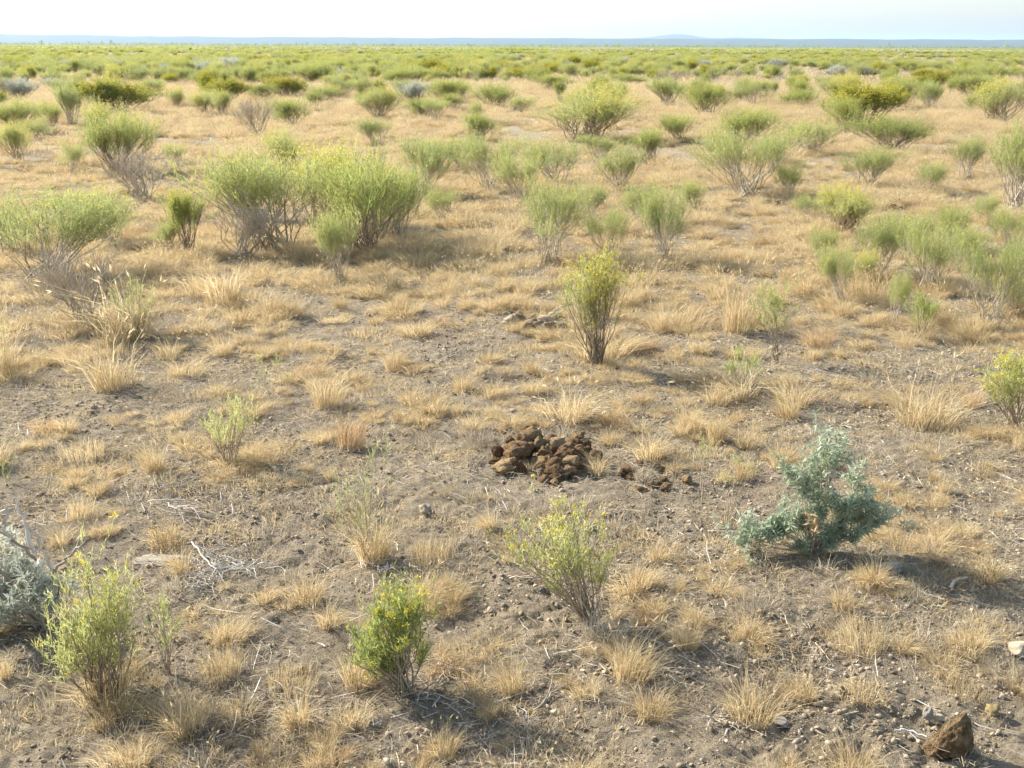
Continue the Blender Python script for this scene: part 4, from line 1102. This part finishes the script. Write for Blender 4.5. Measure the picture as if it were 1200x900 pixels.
def litter(n, rad, L, mat, w):
    a = Acc(); P = np.stack([rng.normal(size=n) * rad * .5, rng.normal(size=n) * rad * .5, .002 + .007 * rng.random(n)], 1)
    th = rng.random(n) * 6.283; l = L * (.3 + rng.random(n)); d = np.stack([np.cos(th), np.sin(th), rng.normal(size=n) * .10], 1)
    P2 = P + d * l[:, None]; P1 = (P + P2) / 2 + rng.normal(size=(n, 3)) * l[:, None] * [.06, .06, .03]
    ribbons(a, P, P1, P2, w * (.6 + .8 * rng.random(n)), rng.random(n)); return a.mesh('litter', M[mat])
LT = [litter(26, .16, .05, 'strawgrey', .0018), litter(26, .16, .06, 'straw', .0015), litter(12, .14, .09, 'white', .0018), litter(14, .14, .07, 'stem', .0018), litter(30, .2, .035, 'strawgrey', .0016)]
r_, X, Y = field(1.9, 14, 210, .55, 15)
keep = r_.random(len(X)) < np.clip(.45 + (fbm(X / .6, Y / .6, 95, 3) - .5) * 3, .15, 1)
X, Y = X[keep], Y[keep]; n = len(X)
S = (.7 + .6 * r_.random(n)) * (1 + .5 * sstep(5, 12, Y))
P_, Ro, Sc = sc_args(X, Y, terrain(X, Y) + fine(X, Y) + .003, S, r_, .8, 1.2, .06)
scatter('straw_litter', P_, Ro, Sc, r_.choice(5, n, p=[.34, .24, .10, .10, .22]), proto_coll('litter', LT), 'fallen straw and broken stalks lying on the soil', 'litter')

# ------------------------------------------------------------------ more shrubs: the nearest of them single, the rest as one cover
KINDS = ['green', 'bright', 'sparse', 'grey', 'yellow', 'silver', 'dead', 'narrow']
KL = {'green': 'green dome-shaped shrub on the plain among others just like it', 'bright': 'yellow-tipped light green shrub on the plain', 'sparse': 'loose grey-green shrub with bare lower stems on the plain',
      'grey': 'greyish green shrub on the plain', 'yellow': 'dark green shrub sprinkled with golden flowers on the plain', 'silver': 'silver-grey sagebrush on the plain', 'dead': 'leafless grey shrub on the plain', 'narrow': 'narrow upright green shrub on the plain'}
r_, X, Y = field(11, 110, .62, .56, 16)
D = np.hypot(X, Y)
cl = fbm(X / 7, Y / 7, 101, 3)
prob = np.clip((cl - .42) * 5 + (fbm(X / 22, Y / 22, 103, 2) - .5) * 3, .04, 1) * (.05 * (D > 14) + .28 * sstep(20, 32, D) + .65 * sstep(34, 64, D))
keep = (r_.random(len(X)) < prob) & ok_mask(X, Y, HP, .35)
X, Y = X[keep], Y[keep]; o_ = np.argsort(np.hypot(X, Y) + 40 * (np.abs(X) > .48 * Y)); X, Y = X[o_], Y[o_]; n = len(X)
K = r_.choice(len(KINDS), n, p=[.32, .17, .17, .18, .08, .04, .02, .02])
H = .42 + .5 * r_.random(n); W = H * (.8 + 1.2 * r_.random(n) ** 1.3); Zs = terrain(X, Y) - .01
m = max(0, 300 - SH_COUNT[0])
print('shrubs', SH_COUNT[0], n)
si_ = []
KW = {'green': 'green shrub', 'bright': 'yellow-tipped shrub', 'sparse': 'bare-stemmed shrub', 'grey': 'greyish shrub', 'yellow': 'gold-flowered shrub', 'silver': 'silver sagebrush', 'dead': 'leafless shrub', 'narrow': 'upright shrub'}
for i in range(min(m, n)):
    kd = KINDS[K[i]]; vs = UNIT[kd]
    so = put_shrub(vs[i % len(vs)], (X[i], Y[i], Zs[i]), (W[i], W[i], H[i]), random.random() * 6.28, KL[kd], name='sagebrush' if kd == 'silver' else 'dead_brush' if kd == 'dead' else 'rabbitbrush')
    si_.append((so, ('large ' if H[i] > .82 else 'low ' if H[i] < .66 else 'mid-sized ') + KW[kd]))
SM = [(132, 134, 'golden shrub at left'), (264, 120, 'dark shrub on straw'), (334, 116, 'orange-gold shrub'), (686, 165, 'broad yellow shrub'), (829, 136, 'dense dark green shrub'), (1010, 150, 'big golden shrub'), (1172, 146, 'yellow shrub at right edge'),
      (499, 93, 'dark round distant shrub'), (520, 122, 'cluster left of centre'), (268, 92, 'blue-grey sagebrush'), (690, 82, 'far golden mound'), (783, 126, 'round grey-green shrub'), (910, 84, 'far grey sagebrush'), (35, 84, 'far yellowish shrub'),
      (135, 200, 'round green shrub'), (370, 290, 'big green clump'), (640, 310, 'tall middle shrub'), (880, 230, 'broad dark-stemmed shrub'), (1018, 224, 'fan-shaped shrub'), (1092, 345, 'right-hand row'), (377, 92, 'wide distant shrub'), (1132, 212, 'crooked-stemmed shrub')]
name_by_landmark(si_, SM)
X, Y, K, H, W, Zs = X[m:], Y[m:], K[m:], H[m:], W[m:], Zs[m:]

def far_shrub(seed, leaf, flower=None, ff=0.0, n=220, size=.085):
    a, f = Acc(), Acc(); r = np.random.default_rng(seed)
    n = 420; size = .06; t = crown_tips(n, .95, .62, 9, .8, .2, seed)
    lo = t - np.stack([t[:, 0] * .35, t[:, 1] * .35, t[:, 2] * .45], 1)
    diamonds(a, t, t + unit(r.normal(size=(n, 3)) * [.5, .5, .4] + [0, 0, .8]) * size * 1.6, size * .5, r.random(n) * .6 + .35)
    diamonds(a, lo, lo + unit(r.normal(size=(n, 3)) * .6 + [0, 0, .7]) * size * 2, size * .5, r.random(n) * .7)
    tubes(a, np.stack([t[::8] * .1 * [1, 1, 0], t[::8] * .6, t[::8]], 1), .012, .005, .1)
    if ff:
        s = (r.random(n) < ff) & (t[:, 2] > .35); u = t[s] + [0, 0, size]
        diamonds(f, u, u + unit(r.normal(size=(len(u), 3)) + [0, 0, .5]) * .07, .05, r.random(len(u)))
    me = a.mesh('far_shrub', M[leaf])
    if ff and f.v:
        fm = f.mesh('fl', M[flower]); bm = bmesh.new(); bm.from_mesh(me); nf = len(bm.faces); bm.from_mesh(fm)
        bm.faces.ensure_lookup_table()
        for q in bm.faces[nf:]: q.material_index = 1
        bm.to_mesh(me); bm.free(); me.materials.append(M[flower])
    return me
FS = [far_shrub(1, 'leaf', 'flower', .12), far_shrub(2, 'leafdark', 'flower', .3), far_shrub(3, 'leafgrey'), far_shrub(4, 'leafdark', 'flower', .5), far_shrub(5, 'leaf'), far_shrub(6, 'sage'), far_shrub(7, 'leafdark', 'flower', .25), far_shrub(8, 'leafgrey')]
r2, X2, Y2 = field(106, 420, .13, .54, 17)
k2 = r2.random(len(X2)) < np.clip((fbm(X2 / 12, Y2 / 12, 105, 3) - .32) * 4, .1, 1); X2, Y2 = X2[k2], Y2[k2]
UJ = []
for kd in KINDS:
    for ms in UNIT[kd][:2]:
        bm = bmesh.new(); mats = []
        for mm_ in ms:
            if mm_:
                nf = len(bm.faces); bm.from_mesh(mm_); bm.faces.ensure_lookup_table()
                for q in bm.faces[nf:]: q.material_index = len(mats)
                mats.append(mm_.materials[0])
        jm = bpy.data.meshes.new('whole_shrub'); bm.to_mesh(jm); bm.free()
        for q in mats: jm.materials.append(q)
        UJ.append(jm)
n = len(X); r4 = np.random.default_rng(23)
scatter('middle_shrubs', np.stack([X, Y, Zs], 1), np.stack([r4.normal(size=n) * .06, r4.normal(size=n) * .06, r4.random(n) * 6.283], 1), np.stack([W * 1.1, W * 1.1, H], 1), K * 2 + r4.integers(0, 2, n), proto_coll('whole_shrub', UJ), 'dense overlapping shrubs of the middle distance behind the nearer single ones', 'shrubs')
X, Y, K = X[:0], Y[:0], K[:0]
Xa = np.concatenate([X, X2]); Ya = np.concatenate([Y, Y2]); n = len(Xa)
kind_to = {0: 4, 1: 1, 2: 2, 3: 2, 4: 3, 5: 5, 6: 2, 7: 0}
Ka = np.concatenate([np.array([kind_to[int(k)] for k in K], int), r2.choice(8, len(X2), p=[.20, .10, .22, .06, .20, .07, .05, .10])])
Ha = .4 + .55 * r2.random(n); Wa = Ha * (.9 + 1.5 * r2.random(n))
rot = np.stack([0 * Xa, 0 * Xa, r2.random(n) * 6.283], 1)
FC = proto_coll('far_brush', FS)
scatter('distant_shrubs', np.stack([Xa, Ya, terrain(Xa, Ya) - .02], 1), rot, np.stack([Wa, Wa, Ha], 1), Ka, FC, 'mass of distant green and yellow shrubs that run together towards the horizon', 'shrubs')
# beyond: clumps
CP = []
for q in range(4):
    r3 = np.random.default_rng(300 + q); a = Acc(); nb = 16
    for j in range(nb):
        bx, by = r3.normal(size=2) * 4; n = 46
        t = crown_tips(n, .9, .9, 5, .6, .3, 400 + q * 20 + j) + [bx, by, 0]
        diamonds(a, t - [0, 0, .2], t + unit(r3.normal(size=(n, 3)) * .5 + [0, 0, .8]) * .3, .24, r3.random(n) * .6 + .2 + r3.random() * .3)
    CP.append(a.mesh('brush_clump', M[['leafgrey', 'leafdark', 'leafgrey', 'strawgrey'][q]]))
r_, X, Y = field(380, 2600, .0048, .54, 18)
n = len(X); S = np.stack([1 + 1.2 * r_.random(n)] * 2 + [.7 + .5 * r_.random(n)], 1); S[:, :2] *= (1 + np.hypot(X, Y) / 1500)[:, None]
scatter('horizon_brush', np.stack([X, Y, terrain(X, Y) - .03], 1), np.stack([0 * X, 0 * X, r_.random(n) * 6.28], 1), S, r_.choice(4, n, p=[.38, .26, .14, .22]), proto_coll('clump', CP), 'brush merging into a thin green band at the horizon', 'shrubs')
# thin line of trees at the foot of the hills
def far_tree(seed):
    r3 = np.random.default_rng(seed); a = Acc(); n = 60
    h = r3.random(n); q = r3.normal(size=(n, 3)) * [.35, .35, .05] * (1.05 - h)[:, None]
    P = np.stack([q[:, 0], q[:, 1], .12 + h * .85], 1)
    diamonds(a, P, P + unit(r3.normal(size=(n, 3)) * [.6, .6, .5]) * .28, .16, r3.random(n))
    tubes(a, np.array([[[0, 0, 0], [0, 0, .5], [0, 0, .95]]]), .03, .01, .1)
    return a.mesh('far_tree', M['leafdark'])
r_ = np.random.default_rng(19); n = 5200
Y = 6500 + 7500 * r_.random(n) ** 1.5; X = (r_.random(n) * 2 - 1) * .56 * Y
kp = fbm(X / 500, Y / 1500, 111, 3) > .40; X, Y = X[kp], Y[kp]; n = len(X)
S = 9 + 9 * r_.random(n) ** 2
S = np.where(r_.random(n) < .02, S * 1.9, S)
scatter('distant_forest', np.stack([X, Y, 0 * X - .5], 1), np.stack([0 * X, 0 * X, r_.random(n) * 6.28], 1), np.stack([S * 1.1, S * 1.1, S], 1), r_.integers(0, 3, n), proto_coll('pine', [far_tree(q) for q in range(3)]), 'thin hazy line of woodland at the foot of the hills', 'forest')

# ------------------------------------------------------------------ haze
def haze():
    bm = bmesh.new(); bmesh.ops.create_cube(bm, size=1)
    me = bpy.data.meshes.new('haze'); bm.to_mesh(me); bm.free()
    m, t, out = node_mat('haze')
    v = t.nodes.new('ShaderNodeVolumePrincipled'); v.inputs['Color'].default_value = (.54, .73, 1.0, 1); v.inputs['Density'].default_value = HAZE
    v.inputs['Anisotropy'].default_value = 0.3
    t.links.new(v.outputs[0], out.inputs['Volume']); me.materials.append(m)
    o = link('haze', me); o.scale = (160000, 70000, 460); o.location = (0, 34000 - 600, 460 / 2 - 12)
    tag(o, 'thin pale air haze over the whole plain', 'haze', kind='stuff')
HAZE = 0.000030
haze()
print('tris', sum(len(me.polygons) for me in bpy.data.meshes))
